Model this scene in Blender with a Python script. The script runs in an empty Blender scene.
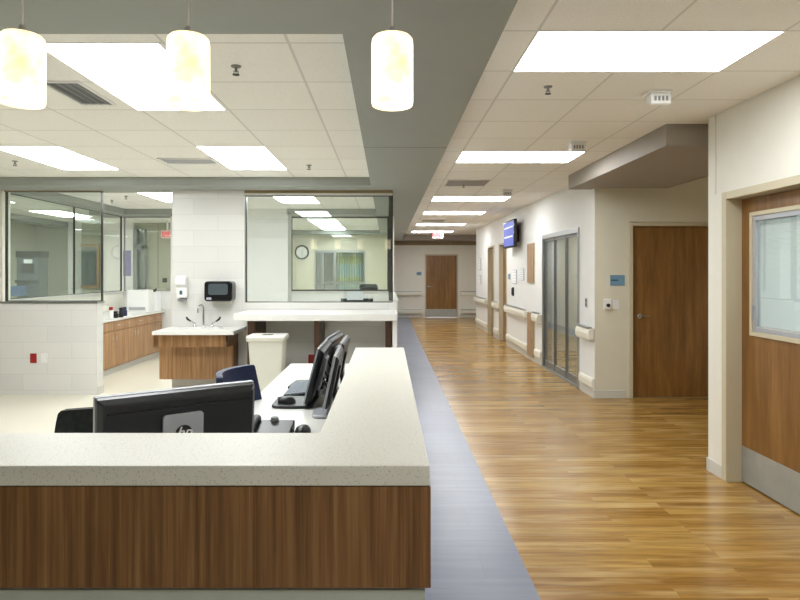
import bpy, bmesh, math, random
from mathutils import Vector, Matrix
random.seed(7)
PI = math.pi
S = bpy.context.scene
COL = S.collection

# ------------------------------------------------------------------ camera
EYE, F, U0, V0 = 1.545, 613.0, 387.0, 271.5      # eye height, focal length in px, vanishing point
cam_d = bpy.data.cameras.new('camera')
cam_d.sensor_width = 36.0
cam_d.lens = F / 800 * 36.0
cam_d.shift_x = (400 - U0) / 800
cam_d.shift_y = -(300 - V0) / 800
cam_d.clip_start = 0.05
cam = bpy.data.objects.new('camera', cam_d)
cam.location = (0, 0, EYE)
cam.rotation_euler = (PI / 2, 0, 0)
COL.objects.link(cam)
S.camera = cam
# ------------------------------------------------------------------ world and exposure
w = bpy.data.worlds.new('world'); S.world = w; w.use_nodes = True
w.node_tree.nodes['Background'].inputs[0].default_value = (0.95, 0.97, 1.0, 1)
w.node_tree.nodes['Background'].inputs[1].default_value = 0.6
S.view_settings.view_transform = 'Standard'
S.view_settings.look = 'None'
S.view_settings.exposure = .92
S.view_settings.gamma = 1.0
S.view_settings.use_curve_mapping = False
PANEL = 9.0        # ceiling light panels
PEND = 1.2         # pendant shades
S.cycles.max_bounces = 10
S.cycles.diffuse_bounces = 7
S.cycles.glossy_bounces = 4
S.cycles.transparent_max_bounces = 24
S.cycles.sample_clamp_indirect = 6.0
S.cycles.use_denoising = True

# ------------------------------------------------------------------ materials
def lin(r, g, b):
    f = lambda c: ((c / 255 + .055) / 1.055) ** 2.4 if c > 10 else c / 255 / 12.92
    return (f(r), f(g), f(b), 1)
def nt(name):
    m = bpy.data.materials.new(name); m.use_nodes = True
    t = m.node_tree; b = t.nodes['Principled BSDF']
    return m, t, b
def N(t, ty, **kw):
    n = t.nodes.new(ty)
    for k, v in kw.items(): setattr(n, k, v)
    return n
def math_n(t, op, a, b=None):
    n = N(t, 'ShaderNodeMath', operation=op)
    for i, v in enumerate((a, b)):
        if v is None: continue
        if isinstance(v, (int, float)): n.inputs[i].default_value = v
        else: t.links.new(v, n.inputs[i])
    return n.outputs[0]
def mixc(t, fac, a, b, mode='MIX'):
    n = N(t, 'ShaderNodeMix', data_type='RGBA', blend_type=mode)
    for i, v in ((0, fac), (6, a), (7, b)):
        if isinstance(v, (int, float, tuple)): n.inputs[i].default_value = v
        else: t.links.new(v, n.inputs[i])
    return n.outputs[2]
def pos(t):
    g = N(t, 'ShaderNodeNewGeometry')
    s = N(t, 'ShaderNodeSeparateXYZ'); t.links.new(g.outputs['Position'], s.inputs[0])
    return g.outputs['Position'], s.outputs
def objc(t):
    g = N(t, 'ShaderNodeTexCoord')
    return g.outputs['Object']
def comb(t, x=0, y=0, z=0):
    c = N(t, 'ShaderNodeCombineXYZ')
    for i, v in enumerate((x, y, z)):
        if isinstance(v, (int, float)): c.inputs[i].default_value = v
        else: t.links.new(v, c.inputs[i])
    return c.outputs[0]
def mapping(t, vec, scale):
    m = N(t, 'ShaderNodeMapping'); m.inputs['Scale'].default_value = scale
    t.links.new(vec, m.inputs[0]); return m.outputs[0]
def noise(t, vec, scale, detail=2, rough=.5):
    n = N(t, 'ShaderNodeTexNoise'); n.inputs['Scale'].default_value = scale
    n.inputs['Detail'].default_value = detail; n.inputs['Roughness'].default_value = rough
    t.links.new(vec, n.inputs['Vector']); return n.outputs[0]
def ramp(t, fac, stops):
    r = N(t, 'ShaderNodeValToRGB'); e = r.color_ramp.elements
    while len(e) < len(stops): e.new(.5)
    for i, (p, c) in enumerate(stops): e[i].position = p; e[i].color = c
    t.links.new(fac, r.inputs[0]); return r.outputs[0]

def plain(name, c, rough=.6, metal=0, var=.04, vs=6, spec=.5, coat=0):
    m, t, b = nt(name)
    base = lin(*c)
    n = noise(t, objc(t), vs, 3)
    lo = tuple(x * (1 - var) for x in base[:3]) + (1,); hi = tuple(min(1, x * (1 + var)) for x in base[:3]) + (1,)
    t.links.new(ramp(t, n, [(.3, lo), (.7, hi)]), b.inputs['Base Color'])
    b.inputs['Roughness'].default_value = rough; b.inputs['Metallic'].default_value = metal
    b.inputs['Specular IOR Level'].default_value = spec; b.inputs['Coat Weight'].default_value = coat
    return m
def grid_ceiling(name, c, x0, dx, y0, dy):
    m, t, b = nt(name)
    p, s = pos(t)
    def line(o, a0, d, wd):
        f = math_n(t, 'ABSOLUTE', math_n(t, 'SUBTRACT', math_n(t, 'FRACT', math_n(t, 'ADD', math_n(t, 'DIVIDE', math_n(t, 'SUBTRACT', o, a0), d), .5)), .5))
        return math_n(t, 'LESS_THAN', f, wd / d)
    ln = math_n(t, 'MAXIMUM', line(s[0], x0, dx, .0075), line(s[1], y0, dy, .0075))
    base = lin(*c)
    n = noise(t, p, 90, 3, .7)
    tile = ramp(t, n, [(.35, tuple(x * .93 for x in base[:3]) + (1,)), (.6, base)])
    # each tile a slightly different tone
    cell = comb(t, math_n(t, 'FLOOR', math_n(t, 'DIVIDE', math_n(t, 'SUBTRACT', s[0], x0), dx)), math_n(t, 'FLOOR', math_n(t, 'DIVIDE', math_n(t, 'SUBTRACT', s[1], y0), dy)))
    wn = N(t, 'ShaderNodeTexWhiteNoise', noise_dimensions='2D'); t.links.new(cell, wn.inputs[0])
    tile = mixc(t, math_n(t, 'MULTIPLY', wn.outputs[0], .10), tile, tuple(x * .6 for x in base[:3]) + (1,))
    t.links.new(mixc(t, ln, tile, tuple(x * .74 for x in base[:3]) + (1,)), b.inputs['Base Color'])
    b.inputs['Roughness'].default_value = .95; b.inputs['Specular IOR Level'].default_value = .1
    return m
def wood(name, dark, mid, light, rough=.35, freq=1.0, axis='z', coat=0):
    m, t, b = nt(name)
    v = objc(t)
    sc = {'z': (26 * freq, 26 * freq, 1.1), 'x': (1.1, 26 * freq, 26 * freq), 'y': (26 * freq, 1.1, 26 * freq)}[axis]
    n1 = noise(t, mapping(t, v, sc), 1.0, 4, .6)
    sc2 = tuple(a * 5 for a in sc)
    n2 = noise(t, mapping(t, v, sc2), 1.0, 3, .6)
    f = math_n(t, 'ADD', math_n(t, 'MULTIPLY', n1, .75), math_n(t, 'MULTIPLY', n2, .25))
    t.links.new(ramp(t, f, [(.34, lin(*dark)), (.5, lin(*mid)), (.66, lin(*light))]), b.inputs['Base Color'])
    b.inputs['Roughness'].default_value = rough; b.inputs['Coat Weight'].default_value = coat
    bp = N(t, 'ShaderNodeBump'); bp.inputs['Strength'].default_value = .05; bp.inputs['Distance'].default_value = .002
    t.links.new(n2, bp.inputs['Height']); t.links.new(bp.outputs[0], b.inputs['Normal'])
    return m
def tiles(name, c, bw, rh, axis, z0=0.0, grout=.84):
    m, t, b = nt(name)
    p, s = pos(t)
    h = s[0] if axis == 'x' else s[1]
    br = N(t, 'ShaderNodeTexBrick', offset=.5)
    br.inputs['Scale'].default_value = 1
    br.inputs['Mortar Size'].default_value = .003; br.inputs['Mortar Smooth'].default_value = .1
    br.inputs['Brick Width'].default_value = bw; br.inputs['Row Height'].default_value = rh
    base = lin(*c)
    br.inputs['Color1'].default_value = base; br.inputs['Color2'].default_value = tuple(x * .93 for x in base[:3]) + (1,)
    br.inputs['Mortar'].default_value = tuple(x * grout for x in base[:3]) + (1,)
    t.links.new(comb(t, math_n(t, 'ADD', h, 50), math_n(t, 'SUBTRACT', s[2], z0 - 20 * rh)), br.inputs['Vector'])
    n = noise(t, mapping(t, p, (2, 2, 9)), 1.5, 3)
    t.links.new(mixc(t, math_n(t, 'MULTIPLY', n, .14), br.outputs[0], tuple(x * .72 for x in base[:3]) + (1,)), b.inputs['Base Color'])
    b.inputs['Roughness'].default_value = .32
    return m
def plank_floor():
    m, t, b = nt('honey_plank_vinyl')
    p, s = pos(t)
    vec = comb(t, math_n(t, 'ADD', s[0], 40), math_n(t, 'ADD', s[1], 40))
    def brick(c1, c2, mort):
        br = N(t, 'ShaderNodeTexBrick', offset=.37, offset_frequency=3)
        br.inputs['Scale'].default_value = 1
        br.inputs['Brick Width'].default_value = 1.1; br.inputs['Row Height'].default_value = .1
        br.inputs['Mortar Size'].default_value = .0012; br.inputs['Mortar Smooth'].default_value = .2
        br.inputs['Color1'].default_value = c1; br.inputs['Color2'].default_value = c2; br.inputs['Mortar'].default_value = mort
        t.links.new(vec, br.inputs['Vector']); return br.outputs[0]
    br = brick((0, 0, 0, 1), (1, 1, 1, 1), (.2, .2, .2, 1))
    base = ramp(t, br, [(0, lin(146, 106, 48)), (.4, lin(160, 121, 58)), (.75, lin(169, 131, 66)), (1, lin(186, 150, 86))])
    # grain shifted from plank to plank
    sh = math_n(t, 'MULTIPLY', br, 17.0)
    gv = comb(t, math_n(t, 'MULTIPLY', s[0], 2.4), math_n(t, 'MULTIPLY', s[1], 34), sh)
    g1 = noise(t, gv, 1, 5, .62)
    gv2 = comb(t, math_n(t, 'MULTIPLY', s[0], 1.2), math_n(t, 'MULTIPLY', s[1], 9), sh)
    g2 = noise(t, gv2, 1, 3, .6)
    c = mixc(t, ramp(t, g1, [(.38, (.85, .85, .85, 1)), (.6, (0, 0, 0, 1))]), base, mixc(t, .55, base, lin(92, 60, 24)))
    c = mixc(t, ramp(t, g2, [(.5, (0, 0, 0, 1)), (.75, (.55, .55, .55, 1))]), c, lin(214, 184, 130))
    t.links.new(c, b.inputs['Base Color'])
    b.inputs['Roughness'].default_value = .23
    b.inputs['Specular IOR Level'].default_value = .5
    return m
def speckle(name, c, rough=.25, k=.5, spec=.5):
    m, t, b = nt(name)
    base = lin(*c)
    v = N(t, 'ShaderNodeTexVoronoi'); v.inputs['Scale'].default_value = 190
    t.links.new(objc(t), v.inputs['Vector'])
    n = noise(t, objc(t), 120, 2)
    f = math_n(t, 'MULTIPLY', math_n(t, 'LESS_THAN', v.outputs['Distance'], .32), math_n(t, 'GREATER_THAN', n, .52))
    big = noise(t, objc(t), 300, 2)
    c1 = mixc(t, f, mixc(t, math_n(t, 'MULTIPLY', big, .2), base, tuple(x * .8 for x in base[:3]) + (1,)), tuple(x * k for x in base[:3]) + (1,))
    t.links.new(c1, b.inputs['Base Color']); b.inputs['Roughness'].default_value = rough
    b.inputs['Specular IOR Level'].default_value = spec
    return m
def emis(name, c, s, tex=False, base=(.8, .8, .78, 1)):
    m, t, b = nt(name)
    b.inputs['Base Color'].default_value = base
    b.inputs['Emission Color'].default_value = c; b.inputs['Emission Strength'].default_value = s
    if tex:
        n = noise(t, objc(t), 9, 3, .6)
        cc = ramp(t, n, [(.3, (.50, .38, .20, 1)), (.46, (.80, .62, .38, 1)), (.58, (1, .84, .58, 1))])
        t.links.new(cc, b.inputs['Emission Color'])
    return m
def glass(name, tint=(.90, .94, .92, 1), k=1.0):
    m, t, b = nt(name)
    t.nodes.remove(b)
    tr = N(t, 'ShaderNodeBsdfTransparent'); tr.inputs[0].default_value = tint
    gl = N(t, 'ShaderNodeBsdfGlossy'); gl.inputs['Roughness'].default_value = .0; gl.inputs[0].default_value = (.95, 1, .98, 1)
    ge = N(t, 'ShaderNodeNewGeometry'); vd = N(t, 'ShaderNodeVectorMath', operation='DOT_PRODUCT')
    t.links.new(ge.outputs['Normal'], vd.inputs[0]); t.links.new(ge.outputs['Incoming'], vd.inputs[1])
    om = math_n(t, 'SUBTRACT', 1.0, math_n(t, 'ABSOLUTE', vd.outputs['Value']))
    fres = math_n(t, 'ADD', math_n(t, 'MULTIPLY', math_n(t, 'POWER', om, 5.0), .9), .075)
    mx = N(t, 'ShaderNodeMixShader')
    t.links.new(math_n(t, 'MULTIPLY', fres, k), mx.inputs[0])
    t.links.new(tr.outputs[0], mx.inputs[1]); t.links.new(gl.outputs[0], mx.inputs[2])
    t.links.new(mx.outputs[0], t.nodes['Material Output'].inputs[0])
    return m

M = {}
M['tile_hall'] = grid_ceiling('hall_ceiling_tile', (248, 246, 240), .747, .61, 3.03, .609)
M['tile_pod'] = grid_ceiling('pod_ceiling_tile', (248, 247, 242), -.48, .61, 2.99, .617)
M['soffit'] = plain('grey_green_soffit_paint', (152, 157, 152), .55, var=.02)
M['taupe'] = plain('soffit_paint_tinted_as_lit', (158, 150, 140), .6, var=.02)  # same soffit paint, its different lighting put into the colour
M['cream'] = plain('cream_wall_paint', (228, 225, 214), .6, var=.015)
M['beige'] = plain('beige_wall_paint', (216, 211, 192), .6, var=.015)
M['white_wall'] = plain('white_wall_paint', (228, 227, 224), .6, var=.015)
M['tilewall'] = tiles('large_white_wall_tile', (222, 221, 217), .61, .2, 'x', z0=.06)
M['tilewall_y'] = tiles('large_white_wall_tile_side', (222, 221, 217), .61, .2, 'y', z0=.06)
M['plank'] = plank_floor()
M['grey_floor'] = None
def grey_floor():
    m, t, b = nt('blue_grey_vinyl_floor')
    p, s = pos(t)
    n = noise(t, comb(t, math_n(t, 'MULTIPLY', s[0], 1.5), math_n(t, 'MULTIPLY', s[1], 22)), 1, 4, .6)
    br = N(t, 'ShaderNodeTexBrick', offset=.5); br.inputs['Scale'].default_value = 1
    br.inputs['Brick Width'].default_value = 1.2; br.inputs['Row Height'].default_value = .31
    br.inputs['Mortar Size'].default_value = .001
    br.inputs['Color1'].default_value = lin(112, 117, 134); br.inputs['Color2'].default_value = lin(128, 133, 150); br.inputs['Mortar'].default_value = lin(92, 97, 112)
    t.links.new(comb(t, math_n(t, 'ADD', s[0], 40.3), math_n(t, 'ADD', s[1], 40)), br.inputs['Vector'])
    c = mixc(t, ramp(t, n, [(.4, (.5, .5, .5, 1)), (.65, (0, 0, 0, 1))]), br.outputs[0], lin(100, 105, 124))
    t.links.new(c, b.inputs['Base Color']); b.inputs['Roughness'].default_value = .28
    return m
M['grey_floor'] = grey_floor()
M['cream_floor'] = speckle('cream_sheet_floor', (222, 217, 200), .35, .9)
M['quartz'] = speckle('speckled_white_quartz', (232, 229, 218), .4, .68)
M['solid'] = speckle('white_solid_surface', (222, 221, 216), .3, .9)
M['dark_walnut'] = wood('dark_walnut_panel', (46, 28, 16), (70, 44, 26), (92, 60, 38), .4, 1.3)
M['walnut'] = wood('walnut_laminate', (92, 60, 30), (130, 89, 49), (160, 117, 72), .42, 1.9)
M['oak'] = wood('oak_laminate', (126, 90, 54), (162, 121, 80), (188, 147, 104), .42, 1.5)
M['oak_pale'] = wood('pale_oak_laminate', (138, 108, 78), (164, 133, 100), (182, 152, 118), .42, 1.2)
M['door_wood'] = wood('door_veneer', (108, 72, 28), (130, 90, 40), (148, 106, 54), .35, .45, coat=.15)
M['frame'] = plain('tan_door_frame_enamel', (196, 186, 158), .45, var=.01)
M['alu'] = plain('brushed_aluminium', (176, 178, 178), .35, 1, var=.05, vs=30)
M['steel'] = plain('stainless_kick_plate', (176, 178, 174), .5, .6, var=.05, vs=8)
M['dark'] = plain('dark_bronze_metal', (52, 50, 46), .4, .6)
M['black'] = plain('black_plastic', (26, 27, 30), .38, var=.1)
M['blackg'] = plain('glossy_black_plastic', (18, 19, 22), .12)
M['navy'] = plain('navy_vinyl', (28, 36, 66), .45, var=.12)
M['mesh'] = plain('black_mesh_fabric', (30, 34, 32), .8, var=.4, vs=40)
M['silver'] = plain('silver_plastic', (176, 178, 184), .4, .3)
M['chrome'] = plain('chrome', (205, 205, 205), .12, 1)
M['whitep'] = plain('white_plastic', (232, 232, 230), .35, var=.01)
M['greyp'] = plain('grey_plastic', (130, 132, 134), .45)
M['base'] = plain('light_grey_cove_base', (204, 202, 194), .5, var=.01)
M['rail'] = plain('cream_rail_vinyl', (228, 224, 210), .45, var=.01)
M['bin'] = plain('beige_bin_plastic', (208, 207, 196), .5, var=.01)
M['red'] = plain('red_plastic', (150, 22, 26), .4)
M['blue'] = plain('blue_sign_plastic', (112, 150, 176), .4)
M['teal'] = plain('dark_teal_print', (54, 92, 110), .5)
M['mauve'] = plain('mauve_notice_paper', (140, 134, 176), .7)
M['paper'] = plain('white_paper', (236, 238, 240), .7, var=.01)
M['print'] = plain('grey_print', (120, 124, 134), .7)
M['vent'] = plain('dark_vent_cavity', (60, 58, 54), .7)
M['greycase'] = plain('blue_grey_machine_enamel', (84, 94, 96), .4)
M['bluebin'] = plain('blue_tray_plastic', (70, 104, 150), .45)
M['curtain'] = None
M['olive'] = plain('olive_wall_paint_with_dimness', (168, 168, 150), .6, var=.015)  # dimness of the far left room put into the wall colour
M['smoke'] = plain('smoked_grey_plastic', (74, 82, 86), .15)
M['keys'] = plain('blue_grey_key_plastic', (112, 120, 132), .5)
M['tan'] = plain('tan_trim_and_shade_paint', (140, 124, 92), .6)
M['lightpanel'] = emis('lit_acrylic_diffuser', (.95, .98, 1.0, 1), PANEL)
M['pendant'] = emis('glowing_alabaster_glass', (1, .93, .78, 1), PEND, True, base=(.5, .46, .36, 1))
M['screen'] = emis('lit_blue_screen', lin(84, 100, 200), .5, base=(.02, .02, .05, 1))
M['exit_bg'] = emis('lit_pink_exit_face', lin(240, 140, 135), .4, base=(.2, .1, .1, 1))
M['exit_red'] = emis('lit_red_exit_letters', lin(215, 30, 30), .5, base=(.2, .02, .02, 1))
M['glass'] = glass('clear_partition_glass', (.93, .955, .945, 1), 1.0)
M['dalu'] = plain('grey_anodised_aluminium', (134, 136, 136), .4, .7)
M['doorglass'] = glass('door_glass', (.86, .9, .9, 1), 1.3)
def plaid():
    m, t, b = nt('yellow_green_plaid_curtain')
    p, s = pos(t)
    fx = math_n(t, 'FRACT', math_n(t, 'MULTIPLY', s[0], 2.4)); fz = math_n(t, 'FRACT', math_n(t, 'MULTIPLY', s[2], 1.7))
    c = mixc(t, math_n(t, 'MULTIPLY', math_n(t, 'LESS_THAN', fx, .4), .6), lin(232, 238, 234), lin(190, 218, 226))
    c = mixc(t, math_n(t, 'MULTIPLY', math_n(t, 'LESS_THAN', fz, .35), .6), c, lin(232, 226, 150))
    t.links.new(c, b.inputs['Base Color']); b.inputs['Roughness'].default_value = .9
    return m
M['curtain'] = plaid()

# ------------------------------------------------------------------ building helpers
OFF = {}
class MB:
    def __init__(s): s.bm = bmesh.new()
    def box(s, x0, x1, y0, y1, z0, z1):
        vs = [s.bm.verts.new((x, y, z)) for x in (x0, x1) for y in (y0, y1) for z in (z0, z1)]
        for f in ((0, 1, 3, 2), (4, 6, 7, 5), (0, 4, 5, 1), (2, 3, 7, 6), (0, 2, 6, 4), (1, 5, 7, 3)):
            s.bm.faces.new([vs[i] for i in f])
        return s
    def prism(s, pts, axis, a0, a1):
        # pts are the outline in the two axes other than `axis`
        def mk(p, a):
            return {'x': (a, p[0], p[1]), 'y': (p[0], a, p[1]), 'z': (p[0], p[1], a)}[axis]
        A = [s.bm.verts.new(mk(p, a0)) for p in pts]; B = [s.bm.verts.new(mk(p, a1)) for p in pts]
        n = len(pts)
        s.bm.faces.new(A); s.bm.faces.new(B[::-1])
        for i in range(n): s.bm.faces.new((A[i], B[i], B[(i + 1) % n], A[(i + 1) % n]))
        return s
    def loft(s, rings, cap=True):
        R = [[s.bm.verts.new(p) for p in r] for r in rings]
        n = len(R[0])
        for a, b in zip(R, R[1:]):
            for i in range(n): s.bm.faces.new((a[i], a[(i + 1) % n], b[(i + 1) % n], b[i]))
        if cap: s.bm.faces.new(R[0][::-1]); s.bm.faces.new(R[-1])
        return s
    def tube(s, pts, r, n=10, cap=True):
        pts = [Vector(p) for p in pts]; rs = r if isinstance(r, (list, tuple)) else [r] * len(pts)
        rings = []; up = None
        for i, p in enumerate(pts):
            d = (pts[min(i + 1, len(pts) - 1)] - pts[max(i - 1, 0)]).normalized()
            if up is None:
                up = Vector((0, 0, 1)) if abs(d.z) < .9 else Vector((1, 0, 0))
            u = (up - d * up.dot(d)).normalized(); v = d.cross(u); up = u
            rings.append([p + (u * math.cos(2 * PI * k / n) + v * math.sin(2 * PI * k / n)) * rs[i] for k in range(n)])
        return s.loft(rings, cap)
    def lathe(s, prof, c=(0, 0, 0), n=32, cap=True):
        rings = [[(c[0] + r * math.cos(2 * PI * k / n), c[1] + r * math.sin(2 * PI * k / n), c[2] + z) for k in range(n)] for r, z in prof]
        return s.loft(rings, cap)
    def rbox(s, x0, x1, y0, y1, z0, z1, r, axis='z', n=5):
        # box with rounded corners about `axis`
        ax = {'z': (x0, x1, y0, y1, z0, z1), 'x': (y0, y1, z0, z1, x0, x1), 'y': (x0, x1, z0, z1, y0, y1)}[axis]
        a0, a1, b0, b1, c0, c1 = ax; pts = []
        for cx, cy, st in ((a1 - r, b1 - r, 0), (a0 + r, b1 - r, 1), (a0 + r, b0 + r, 2), (a1 - r, b0 + r, 3)):
            for k in range(n + 1):
                a = PI / 2 * (st + k / n); pts.append((cx + r * math.cos(a), cy + r * math.sin(a)))
        return s.prism(pts, axis, c0, c1)
    def xf(s, mat): bmesh.ops.transform(s.bm, matrix=mat, verts=s.bm.verts); return s
    def build(s, name, mat, parent=None, bevel=0, smooth=None, seg=2):
        bm = s.bm
        bmesh.ops.recalc_face_normals(bm, faces=bm.faces)
        off = OFF.get(parent.name, Vector((0, 0, 0))) if parent else Vector((0, 0, 0))
        if off.length: bmesh.ops.translate(bm, vec=-off, verts=bm.verts)
        me = bpy.data.meshes.new(name); bm.to_mesh(me); bm.free()
        me.materials.append(mat)
        o = bpy.data.objects.new(name, me); COL.objects.link(o)
        if parent: o.parent = parent; OFF[o.name] = off
        if smooth is not None:
            for p in me.polygons: p.use_smooth = True
            me.set_sharp_from_angle(angle=math.radians(smooth))
        if bevel:
            b = o.modifiers.new('bevel', 'BEVEL'); b.width = bevel; b.segments = seg; b.limit_method = 'ANGLE'; b.angle_limit = math.radians(40)
            if smooth is None:
                b.harden_normals = False
        return o
def tag(o, label=None, cat=None, group=None, kind=None):
    if label: o['label'] = label
    if cat: o['category'] = cat
    if group: o['group'] = group
    if kind: o['kind'] = kind
    return o
def thing(name, loc, label, cat, group=None, kind=None):
    o = bpy.data.objects.new(name, None); COL.objects.link(o); o.location = loc
    o.empty_display_size = .1
    OFF[o.name] = Vector(loc)
    return tag(o, label, cat, group, kind)
def dup(root, loc=None, rz=None, label=None):
    r = root.copy(); COL.objects.link(r)
    if loc is not None: r.location = loc
    if rz is not None: r.rotation_euler = (0, 0, rz)
    if label: r['label'] = label
    for ch in list(root.children):
        c = ch.copy(); COL.objects.link(c); c.parent = r
        for g in ch.children:
            d = g.copy(); COL.objects.link(d); d.parent = c
    return r
def struct(name, mb, mat, label, bevel=0, parent=None):
    o = mb.build(name, mat, parent, bevel)
    if parent is None: tag(o, label, None, None, 'structure')
    return o
def box(*a): return MB().box(*a)
def text(name, body, size, mat, parent, loc, rot, shear=0, ext=.001, align='CENTER', xs=1, bold=0):
    c = bpy.data.curves.new(name, 'FONT'); c.body = body; c.size = size; c.extrude = ext; c.shear = shear
    c.align_x = align; c.align_y = 'CENTER'; c.offset = bold
    c.materials.append(mat)
    tmp = bpy.data.objects.new('tmp', c); COL.objects.link(tmp)
    me = bpy.data.meshes.new_from_object(tmp.evaluated_get(bpy.context.evaluated_depsgraph_get()))
    bpy.data.objects.remove(tmp)
    me.materials.clear(); me.materials.append(mat)
    o = bpy.data.objects.new(name, me); COL.objects.link(o)
    o.parent = parent; off = OFF.get(parent.name, Vector((0, 0, 0)))
    o.location = Vector(loc) - off; o.rotation_euler = rot; o.scale = (xs, 1, 1)
    return o
def WX(x, Y): return (x - U0) * Y / F
def WZ(y, Y): return EYE - (y - V0) * Y / F

HC, PC, SB = 2.735, 2.66, 2.56      # hall ceiling, station ceiling, soffit underside
YB = -3.2                            # back of the hall behind the camera
# ------------------------------------------------------------------ floor
struct('floor', box(-8, .09, YB, 18, -.1, 0), M['cream_floor'], 'cream sheet floor of the nurse station')
struct('floor_strip', box(.09, .724, YB, 20.6, -.1, 0), M['grey_floor'], 'blue grey vinyl strip along the counter')
struct('floor_planks', box(.724, 7, YB, 20.6, -.1, 0), M['plank'], 'honey wood plank floor of the corridor')
struct('floor_far', box(-2.2, .09, 18, 20.6, -.1, 0), M['plank'], 'plank floor at the far cross hall')
# ------------------------------------------------------------------ ceilings and soffits
struct('ceiling', box(.49, 7, YB, 20.9, HC, HC + .1), M['tile_hall'], 'corridor ceiling of square acoustic tiles')
struct('ceiling_station', box(-8, -.19, 2.0, 7.6, PC, PC + .1), M['tile_pod'], 'station ceiling of square acoustic tiles')
struct('ceiling_glass_room', box(-8, .3, 7.6, 19.5, PC, PC + .1), M['tile_pod'], 'ceiling of the glazed rooms behind the station')
struct('ceiling_soffit', MB().box(-8, .49, YB, 2.62, SB, PC).box(-.19, .49, 2.62, 19.9, SB, PC).box(-.19, .49, YB, 20.6, PC, HC + .05)
       .box(-8, -.19, 7.235, 7.9, SB, PC), M['soffit'], 'grey green dropped soffit around the station ceiling')
struct('trim_1', MB().box(-.19, .49, 5.015, 5.022, SB - .001, SB + .01), M['dark'], 'thin joint across the soffit')
struct('ceiling_soffit_glass_room', MB().box(-4.95, -4.66, 7.9, 10.9, SB, PC).box(-5.3, -2.5, 10.9, 11.6, SB, PC).box(-1.78, -.19, 10.9, 11.6, SB, PC)
       .box(-8, -.19, 16.5, 17.1, SB, PC).box(-7.6, -7.2, 8, 14, SB, PC), M['soffit'], 'grey soffit band around the glazed room ceiling')
struct('ceiling_soffit_alcove', MB().box(2.25, 3.42, 4.94, 7.6, 2.56, HC + .02), M['taupe'], 'dropped soffit over the alcove door, its lighting painted in taupe')
struct('ceiling_soffit_far', MB().box(-2.2, .49, 19.9, 20.7, SB, HC + .02).box(.49, 4.5, 19.9, 20.7, SB, HC + .02).box(-2.2, -.19, 17.7, 19.9, SB, HC), M['taupe'], 'soffit across the far end of the corridor, its lighting painted in taupe')
struct('soffit_shadow_strip', MB().box(-1.9, 4.5, 20.555, 20.6, 2.43, SB), M['tan'], 'tan strip painted as soffit shadow on the far wall')  # soffit shade on the far wall, modelled as a tan strip
# ------------------------------------------------------------------ right hand walls
WZT = 2.8
X1 = 2.5
struct('wall_right_near', MB().box(X1, 2.75, 4.56, 4.77, 0, WZT).box(X1, 2.75, YB, 3.48, 0, WZT).box(X1, 2.75, 3.48, 4.56, 2.13, WZT)
       .box(2.75, 4.6, 4.62, 4.77, 0, WZT), M['cream'], 'cream wall with the near glazed door')
struct('trim_3', MB().box(X1 - .004, X1, 4.655, 4.662, 2.13, HC), M['base'], 'vertical panel seam above the near door')
struct('wall_alcove_right', box(4.5, 4.6, 4.77, 7.6, 0, WZT), M['beige'], 'beige side wall of the alcove')
D2L, D2R = 2.95, 4.10
struct('wall_alcove', MB().box(2.532, D2L, 7.47, 7.62, 0, WZT).box(D2R, 4.6, 7.47, 7.62, 0, WZT).box(D2L, D2R, 7.47, 7.62, 2.15, WZT), M['beige'], 'beige alcove wall facing the camera')
X2 = 2.53
ops = [(8.06, 9.94, 2.13), (12.97, 13.78, 2.13), (14.5, 15.32, 2.13)]
mb = MB(); y = 7.472
for a, b_, h in ops:
    mb.box(X2, X2 + .16, y, a, 0, WZT).box(X2, X2 + .16, a, b_, h, WZT); y = b_
mb.box(X2, X2 + .16, y, 17.4, 0, WZT)
struct('wall_right', mb, M['white_wall'], 'long white corridor wall on the right')
struct('wall_far', MB().box(-2.2, 1.27, 20.6, 20.75, 0, WZT).box(2.39, 4.6, 20.6, 20.75, 0, WZT).box(1.27, 2.39, 20.6, 20.75, 2.13, WZT), M['cream'], 'cream wall at the end of the corridor')
struct('wall_far_right', MB().box(4.5, 4.6, 17.2, 20.6, 0, WZT).box(X2 + .16, 4.5, 17.24, 17.4, 0, WZT), M['cream'], 'cream walls of the far hall on the right')
struct('wall_far_left', box(-2.3, -2.2, 19.55, 20.75, 0, WZT), M['cream'], 'side wall of the far cross hall')
# room behind the sliding glass door
struct('wall_patient_room', MB().box(6.0, 6.1, 7.62, 12, 0, WZT).box(2.69, 6.1, 11.9, 12.0, 0, WZT).box(4.6, 6.1, 7.5, 7.62, 0, WZT), M['beige'], 'beige walls of the room behind the sliding door')
struct('wall_near_room', MB().box(4.6, 4.7, 2.4, 4.62, 0, WZT).box(2.75, 4.7, 2.3, 2.4, 0, WZT), M['cream'], 'cream walls of the room behind the near door')
# behind the camera
struct('wall_back', MB().box(-8, 7, YB - .15, YB, 0, WZT), M['cream'], 'cream wall behind the camera')
struct('wall_left', MB().box(-8.1, -8, YB, 7.7, 0, WZT), M['cream'], 'cream wall left of the station')
struct('wall_service_right', box(6.9, 7, YB, 2.3, 0, WZT), M['cream'], 'outer wall on the right')
struct('wall_left_beyond', box(-8.1, -8, 7.7, 18, 0, WZT), M['olive'], 'wall of the far left room, dimness painted in')
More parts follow.
